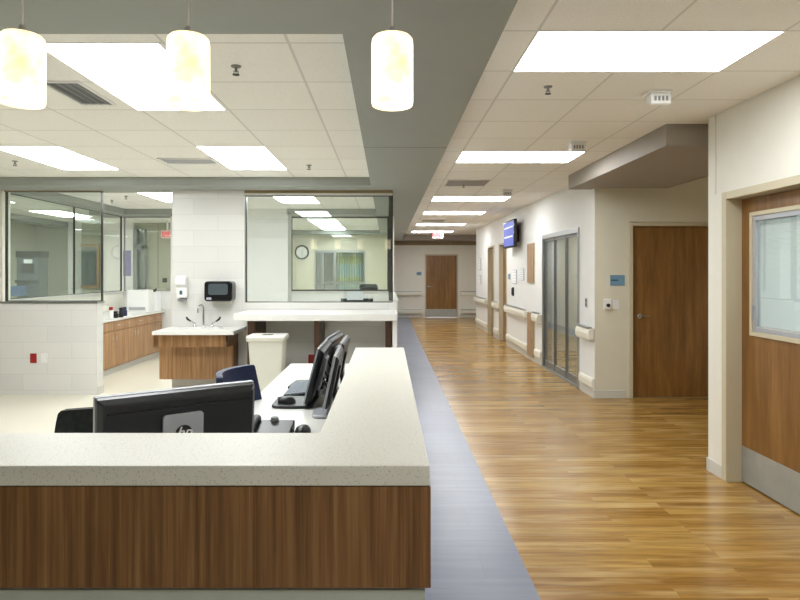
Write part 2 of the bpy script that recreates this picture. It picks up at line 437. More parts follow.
# ------------------------------------------------------------------ glazed partition walls
YW0, YW1 = 7.67, 7.83
LWX = WX(97.3, YW0)      # end of the low tiled wall
SILL = 1.165
struct('wall_half', MB().box(-8, LWX, YW0, YW1, 0, SILL - .02), M['tilewall'], 'low white tiled wall below the left glass')
struct('trim_4', MB().box(-8, LWX + .012, YW0 - .012, YW1 + .012, SILL - .02, SILL + .004), M['alu'], 'thin metal cap on the low tiled wall')
GLX0 = WX(6.5, 7.75)
struct('wall_left_glass', MB().box(-8, GLX0, YW0, YW1, SILL + .004, SB), M['cream'], 'cream wall left of the glass')
PL, PR = WX(172, YW0), WX(244.5, YW0)
WR = WX(392, YW0) + .008
struct('wall_sink', MB().box(PL, PR, YW0, YW1, 0, SB).box(PR, .13, YW0, YW1, 0, SILL - .01)
       .box(PR, WR, YW0, YW1, WZ(195, YW0), SB), M['tilewall'], 'white tiled wall behind the sink and ledge')
struct('wall_side_glass', MB().box(.03, .13, YW1, 11.15, 0, SILL - .01), M['tilewall_y'], 'low wall below the side glass')
struct('trim_5', MB().box(.01, .15, YW1, 11.15, SILL - .01, SILL + .01), M['solid'], 'white sill along the corridor side glass')
LSX = -4.87
struct('wall_side_left', MB().box(LSX - .1, LSX, YW1, 11.3, 0, SILL), M['cream'], 'low side wall behind the cabinets')
BY0, BY1 = 11.3, 11.42
BX = WX(170.5, BY0)
struct('wall_room_back', MB().box(LSX - .1, BX, BY0, BY1, 0, SILL).box(BX, -1.78, BY0, BY1, 0, SB).box(-1.78, .13, BY0, BY1, 0, SILL)
       .box(-1.78 - .75, WX(288, 10.9), 10.9, BY0, 0, PC), M['white_wall'], 'white back wall of the glazed room')
struct('trim_6', MB().box(LSX - .1, BX, BY0 - .03, BY1, SILL, SILL + .02).box(-1.78, .03, BY0 - .03, BY1, SILL, SILL + .02)
       .box(LSX - .02, LSX + .03, YW1, BY0, SILL, SILL + .02), M['solid'], 'white sills of the inner windows')
# far rooms seen through the glass
struct('wall_beyond', MB().box(-8, -4.3, 14.0, 14.12, 0, PC), M['olive'], 'beige wall beyond the inner windows, dimness painted in')
struct('wall_beyond_pilaster', MB().box(WX(68, 13.7), WX(75, 13.7), 13.7, 14, 0, PC).box(WX(102, 13.9), WX(133, 13.9), 13.9, 14, 0, PC), M['white_wall'], 'white pilasters on the wall beyond')
struct('wall_inner', MB().box(-4.3, WX(315, 17), 17.0, 17.12, 0, PC).box(WX(365, 17), .13, 17.0, 17.12, 0, PC)
       .box(WX(315, 17), WX(365, 17), 17, 17.12, 2.13, PC), M['beige'], 'beige wall carrying the clock')
struct('wall_corridor_left', box(.03, .13, 11.15, 17.7, 0, SB), M['cream'], 'cream wall left of the corridor far end')
struct('wall_beyond_room', MB().box(-4.3, .13, 19.4, 19.5, 0, PC).box(-4.4, -4.3, 14, 19.5, 0, PC).box(.03, .13, 17.7, 19.5, 0, SB), M['white_wall'], 'white walls of the furthest room')

struct('trim_7', MB().box(PR, WR, YW0 - .008, YW0, 2.525, SB).box(GLX0, LWX + .03, YW0 + .03, YW0 + .05, 2.545, SB), M['tan'], 'tan trim strip above the front glass panes')

def window(n, label, rects, plane, at, frame_w, mat, glassmat, th=.05, mull=(), inset=0):
    """rects (a0,a1,z0,z1) in a wall plane 'y' (a is x) or 'x' (a is y)."""
    a0, a1, z0, z1 = rects
    c = ((a0 + a1) / 2, at, z0) if plane == 'y' else (at, (a0 + a1) / 2, z0)
    t = thing('window_%d' % n, c, label, None, None, 'structure')
    def bx(m, p, q, zz0, zz1, h):
        return m.box(p, q, at - h, at + h, zz0, zz1) if plane == 'y' else m.box(at - h, at + h, p, q, zz0, zz1)
    m = MB(); f = frame_w
    bx(m, a0, a0 + f, z0, z1, th / 2); bx(m, a1 - f, a1, z0, z1, th / 2)
    bx(m, a0 + f, a1 - f, z0, z0 + f, th / 2); bx(m, a0 + f, a1 - f, z1 - f, z1, th / 2)
    for q in mull: bx(m, q - f / 2, q + f / 2, z0 + f, z1 - f, th / 2)
    m.build('window_frame', mat, t)
    g = MB(); bx(g, a0 + f * .5, a1 - f * .5, z0 + f * .5, z1 - f * .5, .004); g.build('pane', glassmat, t)
    return t
window(1, 'large glass pane above the ledge right of the sink', (PR, WR, SILL - .01, WZ(195, YW0)), 'y', 7.75, .009, M['dark'], M['glass'], .05)
window(2, 'glass panes standing on the low tiled wall at left', (GLX0, WX(102.5, 7.75), SILL + .004, SB), 'y', 7.75, .008, M['dark'], M['glass'], .05)
window(3, 'side glass along the corridor', (YW1 - .02, 11.15, SILL + .01, SB), 'x', .05, .012, M['dark'], M['glass'], .05, (9.5,))
window(4, 'inner window behind the cabinets at left', (YW1, 11.3, SILL + .02, SB), 'x', LSX - .03, .008, M['dark'], M['glass'], .03, (9.6,))
window(5, 'inner back window right of the cabinets', (LSX, BX, SILL + .02, SB), 'y', 11.36, .012, M['greyp'], M['glass'], .05)
window(6, 'inner back window behind the large glass pane', (-1.78, .03, SILL + .02, SB), 'y', 11.36, .025, M['dark'], M['glass'], .05)

# ------------------------------------------------------------------ baseboards
struct('baseboard_right_near', MB().box(X1 - .012, X1, 4.56, 4.782, 0, .1).box(X1 - .012, 4.5, 4.77, 4.782, 0, .1), M['base'], 'base strip of the near wall', .003)
struct('baseboard_alcove', MB().box(X2, D2L - .05, 7.458, 7.47, 0, .1).box(D2R + .05, 4.5, 7.458, 7.47, 0, .1), M['base'], 'base strip of the alcove wall', .003)
mb = MB(); y = 7.458
for a, b_, h in ops: mb.box(X2 - .012, X2, y, a - .05, 0, .1); y = b_ + .05
mb.box(X2 - .012, X2, y, 17.4, 0, .1)
struct('baseboard_right', mb, M['base'], 'base strip along the corridor wall', .003)
struct('baseboard_far', MB().box(-1.9, 1.22, 20.588, 20.6, 0, .1).box(2.44, 4.5, 20.588, 20.6, 0, .1), M['base'], 'base strip of the far wall', .003)
struct('baseboard_half', MB().box(LWX, LWX + .012, YW0, YW1, 0, .1), M['base'], 'base strip at the end of the low tiled wall', .003)
struct('baseboard_sink', MB().box(PL, .13, YW0 - .012, YW0, 0, .1), M['base'], 'base strip under the sink wall', .003)

# ------------------------------------------------------------------ doors
def lever(t, x, y, z, axis, sgn, ln=.11, mat=None):
    """handle projecting along `axis` ('x'/'y') negative direction"""
    m = MB()
    if axis == 'y':
        m.tube([(x, y, z), (x, y - .012, z)], .03, 16); m.tube([(x, y - .01, z), (x, y - .05, z)], .012, 10)
        m.tube([(x, y - .05, z), (x + sgn * ln * .5, y - .052, z + .002), (x + sgn * ln, y - .045, z - .004)], [.012, .010, .008], 10)
    else:
        m.tube([(x, y, z), (x - .012, y, z)], .03, 16); m.tube([(x - .01, y, z), (x - .05, y, z)], .012, 10)
        m.tube([(x - .05, y, z), (x - .052, y + sgn * ln * .5, z), (x - .045, y + sgn * ln, z - .004)], [.012, .010, .008], 10)
    m.build('door_handle', mat or M['chrome'], t, smooth=50)
# door 1: near right, glazed leaf with blinds
t = thing('door_1', (2.61, 4.0, 0), 'near wooden door with blind window and kick plate', None, None, 'structure')
DY0, DY1, DX = 3.53, 4.5, 2.605
MB().box(X1 - .012, 2.66, 4.5, 4.56, 0, 2.13).box(X1 - .012, 2.66, 3.47, 3.53, 0, 2.13).box(X1 - .012, 2.66, 3.53, 4.5, 2.075, 2.13)\
    .box(2.66, 2.69, 4.48, 4.56, 0, 2.1).build('door_frame', M['frame'], t, .003)
V0y, V1y, Vz0, Vz1 = 3.76, 4.39, 1.088, 1.967
MB().box(DX, DX + .045, DY0, V0y, .01, 2.07).box(DX, DX + .045, V1y, DY1, .01, 2.07).box(DX, DX + .045, V0y, V1y, .01, Vz0)\
    .box(DX, DX + .045, V0y, V1y, Vz1, 2.07).build('door_leaf', M['door_wood'], t)
lf = MB()
for (a, b_, c, d) in ((V0y, V0y + .03, Vz0, Vz1), (V1y - .03, V1y, Vz0, Vz1), (V0y + .03, V1y - .03, Vz0, Vz0 + .03), (V0y + .03, V1y - .03, Vz1 - .03, Vz1)):
    lf.box(DX - .012, DX + .05, a, b_, c, d)
vf = lf.build('window_frame', M['frame'], t, .003)
lf = MB(); i0, i1, j0, j1 = V0y + .03, V1y - .03, Vz0 + .03, Vz1 - .03
for (a, b_, c, d) in ((i0, i0 + .035, j0, j1), (i1 - .035, i1, j0, j1), (i0 + .035, i1 - .035, j0, j0 + .035), (i0 + .035, i1 - .035, j1 - .035, j1)):
    lf.box(DX - .004, DX + .04, a, b_, c, d)
lf.build('inner_frame', M['silver'], vf, .003)
MB().box(DX + .006, DX + .010, i0 + .03, i1 - .03, j0 + .03, j1 - .03).build('pane', M['doorglass'], vf)
sl = MB()
z = j0 + .045
while z < j1 - .05:
    sl.prism([(DX + .018, z), (DX + .0185, z + .001), (DX + .034, z + .0155), (DX + .0335, z + .0145)], 'y', i0 + .04, i1 - .04)
    z += .0165
sl.box(DX + .012, DX + .038, i0 + .038, i1 - .038, j1 - .06, j1 - .036)
sl.build('blind', M['paper'], vf)
MB().tube([(DX - .004, i1 - .017, 1.30), (DX - .02, i1 - .017, 1.30), (DX - .02, i1 - .017, 1.20)], .005).build('blind_knob', M['silver'], vf)
MB().box(DX - .003, DX, DY0 + .005, DY1 - .004, .012, .27).build('kick_plate', M['steel'], t)
# door 2: alcove door
def flat_door(name, label, x0, x1, Y, ztop, hx, sgn, kick=0, hz=1.0, rec=.04):
    t = thing(name, ((x0 + x1) / 2, Y, 0), label, None, None, 'structure')
    f = .045
    MB().box(x0 - f, x0, Y - .012, Y + .14, 0, ztop + f).box(x1, x1 + f, Y - .012, Y + .14, 0, ztop + f).box(x0, x1, Y - .012, Y + .14, ztop, ztop + f)\
        .box(x0, x0 + .012, Y + rec + .046, Y + .1, 0, ztop).build('door_frame', M['frame'], t, .003)
    MB().box(x0 + .003, x1 - .003, Y + rec, Y + rec + .045, .008, ztop - .003).build('door_leaf', M['door_wood'], t)
    lever(t, hx, Y + rec, hz, 'y', sgn)
    if kick: MB().box(x0 + .008, x1 - .008, Y + rec - .003, Y + rec, .012, kick).build('kick_plate', M['steel'], t)
    return t
flat_door('door_2', 'wooden alcove door beside the blue room sign', D2L + .045, D2R - .045, 7.47, 2.10, 3.09, 1)
flat_door('door_3', 'wooden door with kick plate at the corridor end', 1.315, 2.345, 20.6, 2.09, 1.39, 1, .28, 1.04)
# doors 4 and 5 in the right corridor wall
for k, (a, b_, h) in enumerate(ops[1:]):
    t = thing('door_%d' % (4 + k), (X2, (a + b_) / 2, 0), ('nearer', 'farther')[k] + ' narrow tan-framed door in the right corridor wall', None, None, 'structure')
    MB().box(X2 - .012, X2 + .15, a - .045, a + .01, 0, h + .04).box(X2 - .012, X2 + .15, b_ - .01, b_ + .045, 0, h + .04).box(X2 - .012, X2 + .15, a + .01, b_ - .01, h, h + .04).build('door_frame', M['frame'], t, .003)
    MB().box(X2 + .08, X2 + .12, a + .012, b_ - .012, .01, h).build('door_leaf', (M['door_wood'], M['tan'])[k], t)
    lever(t, X2 + .08, a + .09, 1.0, 'x', 1)
# door 6: sliding glass doors
t = thing('door_6', (X2, 9.0, 0), 'aluminium framed three panel sliding glass door', None, None, 'structure')
a, b_, h = ops[0]
MB().box(X2 - .02, X2 + .13, a, a + .04, 0, h).box(X2 - .02, X2 + .13, b_ - .05, b_, 0, h).box(X2 - .02, X2 + .13, a + .04, b_ - .05, h - .07, h)\
    .box(X2 - .02, X2 + .13, a + .04, b_ - .05, 0, .03).build('door_frame', M['alu'], t, .003)
w3 = (b_ - a - .09) / 3
for k in range(3):
    p0 = a + .04 + k * w3; p1 = p0 + w3; xo = X2 + .008
    lf = MB().box(xo, xo + .03, p0, p0 + .03, .03, h - .07).box(xo, xo + .03, p1 - .03, p1, .03, h - .07)\
        .box(xo, xo + .03, p0 + .03, p1 - .03, .03, .13).box(xo, xo + .03, p0 + .03, p1 - .03, h - .11, h - .07).build('door_leaf', M['dalu'], t, .002)
    MB().box(xo + .012, xo + .018, p0 + .025, p1 - .025, .12, h - .10).build('pane', M['doorglass'], lf)
    MB().box(xo - .003, xo, p1 - .014, p1 + .0, .03, h - .07).build('seal', M['dark'], lf)
# door 7: far glazed door with plaid curtain behind the clock room
t = thing('door_7', (WX(340, 17), 17, 0), 'glazed door with side light beyond the clock wall', None, None, 'structure')
x0, x1 = WX(315, 17), WX(365, 17)
xs = [x0, WX(323, 17), WX(335, 17), x1]
m = MB().box(x0, x1, 16.98, 17.1, 2.07, 2.13).box(x0, x1, 16.98, 17.1, 1.20, 1.27).box(x0, x1, 16.98, 17.1, 0, .15)
for q in xs: m.box(q - .04 if q != x0 else q, q + .04 if q != x1 else q, 16.985, 17.095, 0, 2.13)
m.build('door_frame', M['alu'], t)
MB().box(x0 + .03, x1 - .03, 17.03, 17.04, .1, 2.08).build('pane', M['glass'], t)
cu = MB(); pts = []
n = 60; cx0, cx1 = WX(337, 17.3), WX(363, 17.3)
for k in range(n + 1):
    pts.append((cx0 + (cx1 - cx0) * k / n, 17.3 + .04 * math.sin(k * 1.1)))
pts += [(p[0], p[1] + .01) for p in reversed(pts)]
cu.prism(pts, 'z', 1.0, 2.3)
tag(cu.build('curtain', M['curtain']), 'yellow and blue plaid curtain behind the far glazed door', 'curtain')

# ------------------------------------------------------------------ ceiling lights
def panel(name, x0, x1, y0, y1, z, label, group):
    t = thing(name, ((x0 + x1) / 2, (y0 + y1) / 2, z), label, 'ceiling light', group)
    f = .005
    MB().box(x0, x0 + f, y0, y1, z - .004, z + .01).box(x1 - f, x1, y0, y1, z - .004, z + .01).box(x0 + f, x1 - f, y0, y0 + f, z - .004, z + .01)\
        .box(x0 + f, x1 - f, y1 - f, y1, z - .004, z + .01).build('light_frame', M['whitep'], t)
    MB().box(x0 + f, x1 - f, y0 + f, y1 - f, z - .003, z + .006).build('diffuser', M['lightpanel'], t)
    return t
r = lambda k: 3.03 + .609 * k
hall = [(r(0), 'nearest wide light panel in the corridor ceiling'), (r(5), 'second light panel from the camera in the corridor ceiling'),
        (r(11), 'third corridor ceiling light panel, beyond the square vent'), (r(15), 'fourth corridor ceiling light panel from the camera'),
        (r(20), 'fifth corridor ceiling light panel, just before the exit sign one'), (r(25) - .2, 'last corridor light panel, partly behind the exit sign')]
for y, lb in hall: panel('ceiling_light', .747, 1.967, y, y + .609, HC, lb, 'corridor ceiling lights')
panel('ceiling_light', .747, 1.967, r(-6), r(-5), HC, 'corridor ceiling light panel behind the camera', 'corridor ceiling lights')
q = lambda k: 2.99 + .617 * k
pod = [(-1.72, -1.11, 0, 'big square-lit panel between the two left pendants'), (-1.70, -1.09, 4, 'light panel in the station ceiling above the towel dispenser'),
       (-3.53, -2.92, 4, 'light panel in the station ceiling at the left edge'), (-3.53, -2.92, 0, 'light panel in the station ceiling left of the frame')]
for x0, x1, k, lb in pod: panel('ceiling_light', x0, x1, q(k), q(k + 2), PC, lb, 'station ceiling lights')
back = [(-3.53, -2.92, 9, 'inner room light panel seen left of the white pillar'), (-1.70, -1.09, 9, 'inner room light panel seen at the top of the large glass'),
        (-1.70, -1.09, 17, 'light panel beyond the inner back window, nearer one'), (-1.70, -1.09, 19.7, 'light panel beyond the inner back window, farther one'),
        (-6.6, -5.99, 9.2, 'light panel seen through the left glass, nearer one'), (-6.6, -5.99, 13.4, 'light panel seen through the left glass, farther one'), (-3.53, -2.92, 14.5, 'light panel of the inner hall behind the pillar')]
for x0, x1, k, lb in back: panel('ceiling_light', x0, x1, q(k), q(k + 2), PC, lb, 'inner room ceiling lights')
panel('ceiling_light', 4.0, 4.6, 9, 10.2, HC, 'light panel in the room behind the sliding glass', 'side room ceiling lights')
panel('ceiling_light', 3.4, 4.0, 3.0, 4.2, HC, 'light panel in the room behind the near door', 'side room ceiling lights')
panel('ceiling_light', -2.4, -1.8, 17.6, 18.6, PC, 'light panel in the furthest room behind the curtain', 'side room ceiling lights')

# ------------------------------------------------------------------ pendants
def pendant(x, Y, label, ztop, zbot):
    t = thing('pendant_lamp', (x, Y, SB), label, 'pendant lamp', 'cylinder pendants over the counter')
    R = .063; h = ztop - zbot
    MB().lathe([(R * .86, ztop), (R * .97, ztop - .008), (R, ztop - .022), (R, zbot + .012), (R * .97, zbot + .002), (R * .93, zbot), (R * .90, zbot + .006), (R * .9, zbot + .02), (.001, zbot + .022)], (x, Y, 0), 40)\
        .build('lamp_shade', M['pendant'], t, smooth=50)
    MB().lathe([(.0085, ztop + .03), (.013, ztop + .012), (.022, ztop + .004), (.022, ztop - .004)], (x, Y, 0), 20).build('cap', M['silver'], t, smooth=40)
    MB().tube([(x, Y, SB - .02), (x, Y, ztop + .02)], .0028, 8).build('cord', M['whitep'], t)
    MB().lathe([(.06, SB - .022), (.062, SB - .016), (.062, SB)], (x, Y, 0), 24).build('canopy', M['silver'], t, smooth=40)
PZ0, PZ1 = 2.044, 2.252
pendant(WX(22.5, 1.85), 1.85, 'leftmost glowing cylinder pendant, at the frame edge', PZ1 + .005, PZ0 + .005)
pendant(WX(188.5, 1.85), 1.85, 'middle glowing cylinder pendant in front of the big light panel', PZ1, PZ0)
pendant(WX(392.3, 1.85), 1.85, 'rightmost glowing cylinder pendant, over the counter corner', PZ1, PZ0)
pendant(-1.62, 1.85, 'glowing cylinder pendant left of the frame', PZ1, PZ0)

# ------------------------------------------------------------------ ceiling fittings
def sprinkler(x, Y, z, label):
    t = thing('sprinkler_head', (x, Y, z), label, 'sprinkler', 'ceiling sprinklers')
    MB().lathe([(.028, z), (.026, z - .006), (.008, z - .008), (.008, z - .03), (.006, z - .034)], (x, Y, 0), 16).build('body', M['greyp'], t, smooth=40)
    m = MB().lathe([(.019, z - .046), (.019, z - .049)], (x, Y, 0), 16)
    m.box(x - .013, x - .010, Y - .002, Y + .002, z - .047, z - .026).box(x + .010, x + .013, Y - .002, Y + .002, z - .047, z - .026)
    m.build('deflector', M['dark'], t)
def at_ceiling(x, y, z):
    Y = (z - EYE) * F / (V0 - y); return WX(x, Y), Y
for (x, y, z, lb) in ((236, 66, PC, 'dark sprinkler head near the middle of the station ceiling'), (15, 161, PC, 'sprinkler head at the left of the station ceiling'),
                      (548, 86.5, HC, 'sprinkler head below the nearest corridor light panel'), (463.5, 184, HC, 'sprinkler head beside the square corridor vent'),
                      (309, 165, PC, 'faint sprinkler head above the large glass pane'), (126, 196, PC, 'sprinkler head in the inner room ceiling'), (112, 200, PC, 'farther sprinkler head in the inner room ceiling')):
    X, Y = at_ceiling(x, y, z)
    sprinkler(X, Y, z, lb)
def vent(x0, x1, y0, y1, z, label, n=3, along='x'):
    t = thing('ceiling_vent', ((x0 + x1) / 2, (y0 + y1) / 2, z), label, 'vent', 'ceiling air vents')
    f = .02; back = M['greyp'] if along == 'y' else M['vent']
    MB().box(x0, x1, y0, y0 + f, z - .01, z + .004).box(x0, x1, y1 - f, y1, z - .01, z + .004).box(x0, x0 + f, y0 + f, y1 - f, z - .01, z + .004).box(x1 - f, x1, y0 + f, y1 - f, z - .01, z + .004).build('vent_frame', M['whitep'], t)
    MB().box(x0 + f, x1 - f, y0 + f, y1 - f, z - .002, z + .003).build('backing', back, t)
    m = MB()
    for k in range(n):
        if along == 'x':
            yy = y0 + f + (y1 - y0 - 2 * f) * (k + .5) / n
            m.prism([(yy - .012, z - .002), (yy - .010, z - .001), (yy + .012, z - .012), (yy + .010, z - .013)], 'x', x0 + f, x1 - f)
        else:
            xx = x0 + f + (x1 - x0 - 2 * f) * (k + .5) / n
            m.prism([(xx - .012, z - .002), (xx - .010, z - .001), (xx + .012, z - .012), (xx + .010, z - .013)], 'y', y0 + f, y1 - f)
    m.build('slat', M['silver'], t)
vent(-2.04, -1.80, 3.58, 4.08, PC, 'linear air vent beside the left pendant', 4, 'y')
vent(-2.26, -1.72, 6.02, 6.30, PC, 'slim air vent in the station ceiling above the pillar', 3)
vent(.78, 1.36, r(8) + .01, r(9) - .01, HC, 'square air vent in the corridor ceiling', 5)
vent(.8, 1.35, r(18) + .01, r(19), HC, 'far air vent in the corridor ceiling', 5)
def beacon(x, y, label, s=1.0):
    X, Y = at_ceiling(x, y, HC)
    t = thing('alarm_strobe', (X, Y, HC), label, 'alarm strobe', 'white strobes on the corridor ceiling')
    MB().rbox(X - .075, X + .075, Y - .06, Y + .06, HC - .02, HC, .012).build('mounting_plate', M['whitep'], t, .003)
    MB().prism([(Y - .05, HC - .02), (Y + .05, HC - .02), (Y + .05, HC - .06), (Y - .03, HC - .095), (Y - .05, HC - .085)], 'x', X - .065, X + .065).build('housing', M['whitep'], t, .004)
    m = MB()
    for k in range(4): m.box(X - .045 + k * .025, X - .032 + k * .025, Y - .054, Y - .05, HC - .07, HC - .04)
    m.build('lens', M['greyp'], t)
beacon(658, 92, 'white alarm strobe on the ceiling right of the nearest panel')
beacon(577, 142, 'white alarm strobe on the ceiling above the taupe soffit tip')
beacon(507, 190, 'small alarm strobe on the ceiling near the wall screen')
# ------------------------------------------------------------------ exit sign
t = thing('exit_sign', (1.0, 19.2, HC), 'pink lit EXIT sign hanging at the corridor end', 'exit sign')
ex, ey = WX(438, 18.6), 18.6
MB().box(ex - .16, ex + .16, ey, ey + .05, WZ(238.3, ey), WZ(231, ey)).build('housing', M['whitep'], t, .004)
MB().box(ex - .145, ex + .145, ey - .004, ey, WZ(237.8, ey), WZ(231.5, ey)).build('face', M['exit_bg'], t)
text('lettering', 'EXIT', .17, M['exit_red'], t, (ex, ey - .006, WZ(234.6, ey)), (PI / 2, 0, 0), bold=.004)
MB().box(ex - .02, ex + .02, ey + .01, ey + .04, WZ(231, ey), HC).build('stem', M['whitep'], t)
t = thing('smoke_detector', (WX(419, 18.3), 18.3, HC), 'round white smoke detector left of the exit sign', 'smoke detector')
xx = WX(419, 18.3)
MB().lathe([(.075, HC), (.075, HC - .02), (.06, HC - .045), (.02, HC - .05)], (xx, 18.3, 0), 20).build('body', M['whitep'], t, smooth=40)

# ------------------------------------------------------------------ wall screen
t = thing('wall_screen', (2.45, 11.7, 2.0), 'blue lit flat screen mounted high on the corridor wall', 'screen')
def tilted(m): # screen hangs near the wall and leans down a little
    return m
sx, sy0, sy1, sz0, sz1 = 2.36, 11.4, 12.4, 2.0, 2.53
MB().rbox(sx, sx + .06, sy0, sy1, sz0, sz1, .015, 'x').build('casing', M['blackg'], t, .004)
MB().box(sx - .002, sx, sy0 + .03, sy1 - .03, sz0 + .035, sz1 - .03).build('display', M['screen'], t)
MB().box(sx - .003, sx - .002, sy0 + .1, sy1 - .1, sz0 + .2, sz0 + .23).box(sx - .003, sx - .002, sy0 + .1, sy1 - .1, sz0 + .38, sz0 + .41).build('display_band', M['paper'], t)
MB().box(sx + .06, X2, 11.75, 12.1, 2.12, 2.42).build('mounting_arm', M['black'], t, .004)

# ------------------------------------------------------------------ handrails
def rail(y0, y1, label, z0=.70, z1=.86, cap_left=True, group='handrails along the right corridor wall'):
    t = thing('handrail', (X2, (y0 + y1) / 2, z0), label, 'handrail', group)
    xo = X2 - .082
    prof = [(X2 - .035, z0 + .005), (X2 - .07, z0), (xo, z0 + .03), (xo - .006, z0 + .08), (xo + .006, z1 - .022), (X2 - .045, z1 - .012), (X2 - .035, z1 - .02)]
    MB().prism([(p[0], p[1]) for p in prof], 'y', y0 + .03, y1 - .03).build('rail_cover', M['rail'], t, .02, seg=4)
    MB().box(xo + .004, X2 - .03, y0 + .02, y1 - .02, z1 - .012, z1 + .006).build('grip_strip', M['alu'], t, .004)
    for yy, s in ((y0, 1), (y1, -1)):
        MB().prism([(X2 - .001, z0 + .005), (X2 - .07, z0), (xo, z0 + .03), (xo - .006, z0 + .08), (xo + .006, z1 - .02), (X2 - .001, z1 - .01)], 'y', yy, yy + s * .035).build('end_cap', M['rail'], t, .02, seg=4)
    nb = max(2, int((y1 - y0) / .8) + 1)
    for k in range(nb):
        yy = y0 + .1 + (y1 - y0 - .2) * k / (nb - 1)
        MB().box(X2 - .04, X2, yy - .03, yy + .03, z0 + .03, z1 - .03).build('bracket', M['alu'], t)
rail(7.46, 7.98, 'short handrail end at the wall corner beside the sliding door')
rail(10.02, 10.43, 'short handrail between the sliding door and the wood panels')
rail(10.98, 12.88, 'longest handrail, left of the lower wood panel')
rail(13.85, 14.42, 'short handrail between the two narrow doors')
rail(15.4, 17.36, 'farthest handrail, beyond the two narrow doors')
def crash(y0, y1, label):
    t = thing('crash_rail', (X2, (y0 + y1) / 2, .12), label, 'crash rail', 'low crash rails along the right corridor wall')
    prof = [(X2, .105), (X2 - .022, .105), (X2 - .034, .13), (X2 - .034, .20), (X2 - .022, .235), (X2, .235)]
    MB().prism(prof, 'y', y0, y1).build('bumper', M['rail'], t, .006)
    MB().box(X2 - .004, X2, y0 - .01, y1 + .01, .10, .24).build('backing_strip', M['base'], t)
crash(7.48, 8.0, 'short low crash rail at the wall corner')
crash(10.0, 10.44, 'low crash rail beside the sliding glass door')
crash(11.0, 12.9, 'long low crash rail below the longest handrail')
crash(13.85, 14.42, 'low crash rail between the two narrow doors')
crash(15.4, 17.36, 'farthest low crash rail on the corridor wall')
def far_rail(x0, x1, z0, z1, label, name='handrail', cat='handrail'):
    t = thing(name, ((x0 + x1) / 2, 20.6, z0), label, cat, 'rails on the far corridor wall')
    MB().box(x0, x1, 20.51, 20.57, z0, z1 - .03).build('rail_cover', M['rail'], t, .012)
    MB().box(x0, x1, 20.51, 20.6, z1 - .03, z1).build('grip_strip', M['alu'], t, .004)
    for xx in ((x0 + .13, x1 - .13) if x1 - x0 > .3 else ((x0 + x1) / 2,)):
        MB().box(xx - .02, xx + .02, 20.57, 20.6, z0 + .02, z1 - .03).build('bracket', M['alu'], t)
far_rail(-1.5, 1.16, .74, .89, 'handrail on the far wall left of the door')
far_rail(2.47, 4.3, .74, .89, 'handrail on the far wall right of the door')
far_rail(-1.5, 1.16, .14, .28, 'low crash rail on the far wall left of the door', 'crash_rail', 'crash rail')
far_rail(2.47, 4.3, .14, .28, 'low crash rail on the far wall right of the door', 'crash_rail', 'crash rail')

# ------------------------------------------------------------------ small things on the right walls
def wood_panel(z0, z1, label):
    t = thing('wall_cabinet', (X2, 10.7, z0), label, 'wall cabinet', 'wood cabinets in the corridor wall')
    MB().box(X2 - .012, X2, 10.48, 10.96, z0, z1).build('trim_frame', M['frame'], t)
    MB().box(X2 - .03, X2 - .012, 10.49, 10.95, z0 + .01, z1 - .01).build('cabinet_door', M['oak_pale'], t, .003)
    MB().box(X2 - .036, X2 - .03, 10.51, 10.53, (z0 + z1) / 2 - .04, (z0 + z1) / 2 + .04).build('pull', M['alu'], t)
wood_panel(1.34, 2.04, 'upper flush oak wall cabinet right of the screen')
wood_panel(.06, .83, 'lower flush oak wall cabinet between handrails')
def notice(y0, y1, z0, z1, label, mat, lines=4):
    t = thing('wall_notice', (X2, (y0 + y1) / 2, z0), label, 'notice', 'notices on the right corridor wall')
    MB().box(X2 - .012, X2, y0, y1, z0, z1).build('sign_frame', M['silver'], t, .002)
    MB().box(X2 - .014, X2 - .012, y0 + .012, y1 - .012, z0 + .012, z1 - .012).build('paper_sheet', mat, t)
    m = MB()
    for k in range(lines):
        zz = z1 - .03 - (z1 - z0 - .05) * (k + .3) / lines
        m.box(X2 - .0146, X2 - .014, y0 + .03, y1 - .03 - .03 * (k % 2), zz - .006, zz)
    m.build('printed_line', M['print'], t)
notice(11.3, 11.62, 1.38, 1.60, 'white framed notice nearest the oak wall cabinet', M['paper'], 5)
notice(11.95, 12.3, 1.30, 1.58, 'white framed notice below the wall screen', M['paper'], 4)
notice(12.55, 12.75, 1.38, 1.5, 'small blue-green notice beside the nearer narrow door', M['blue'], 1)
notice(16.5, 16.85, 1.6, 1.9, 'topmost white notice on the far stretch of wall', M['paper'], 3)
notice(16.5, 16.85, 1.2, 1.45, 'lower white notice on the far stretch of wall', M['paper'], 3)
t = thing('wall_phone', (X2, 12.2, 1.08), 'small black handset on the wall below the notices', 'wall phone')
MB().rbox(X2 - .03, X2, 12.2, 12.28, 1.06, 1.23, .01, 'x').build('body', M['black'], t, .004)
MB().rbox(X2 - .045, X2 - .03, 12.22, 12.26, 1.08, 1.21, .01, 'x').build('handset', M['blackg'], t, .003)
t = thing('door_switch', (X2, 7.8, 1.1), 'small dark vertical switch beside the sliding glass door', 'switch')
MB().box(X2 - .008, X2, 7.74, 7.80, 1.09, 1.21).build('switch_plate', M['silver'], t, .002)
MB().box(X2 - .014, X2 - .008, 7.755, 7.785, 1.105, 1.145).box(X2 - .014, X2 - .008, 7.755, 7.785, 1.155, 1.195).build('rocker', M['black'], t)
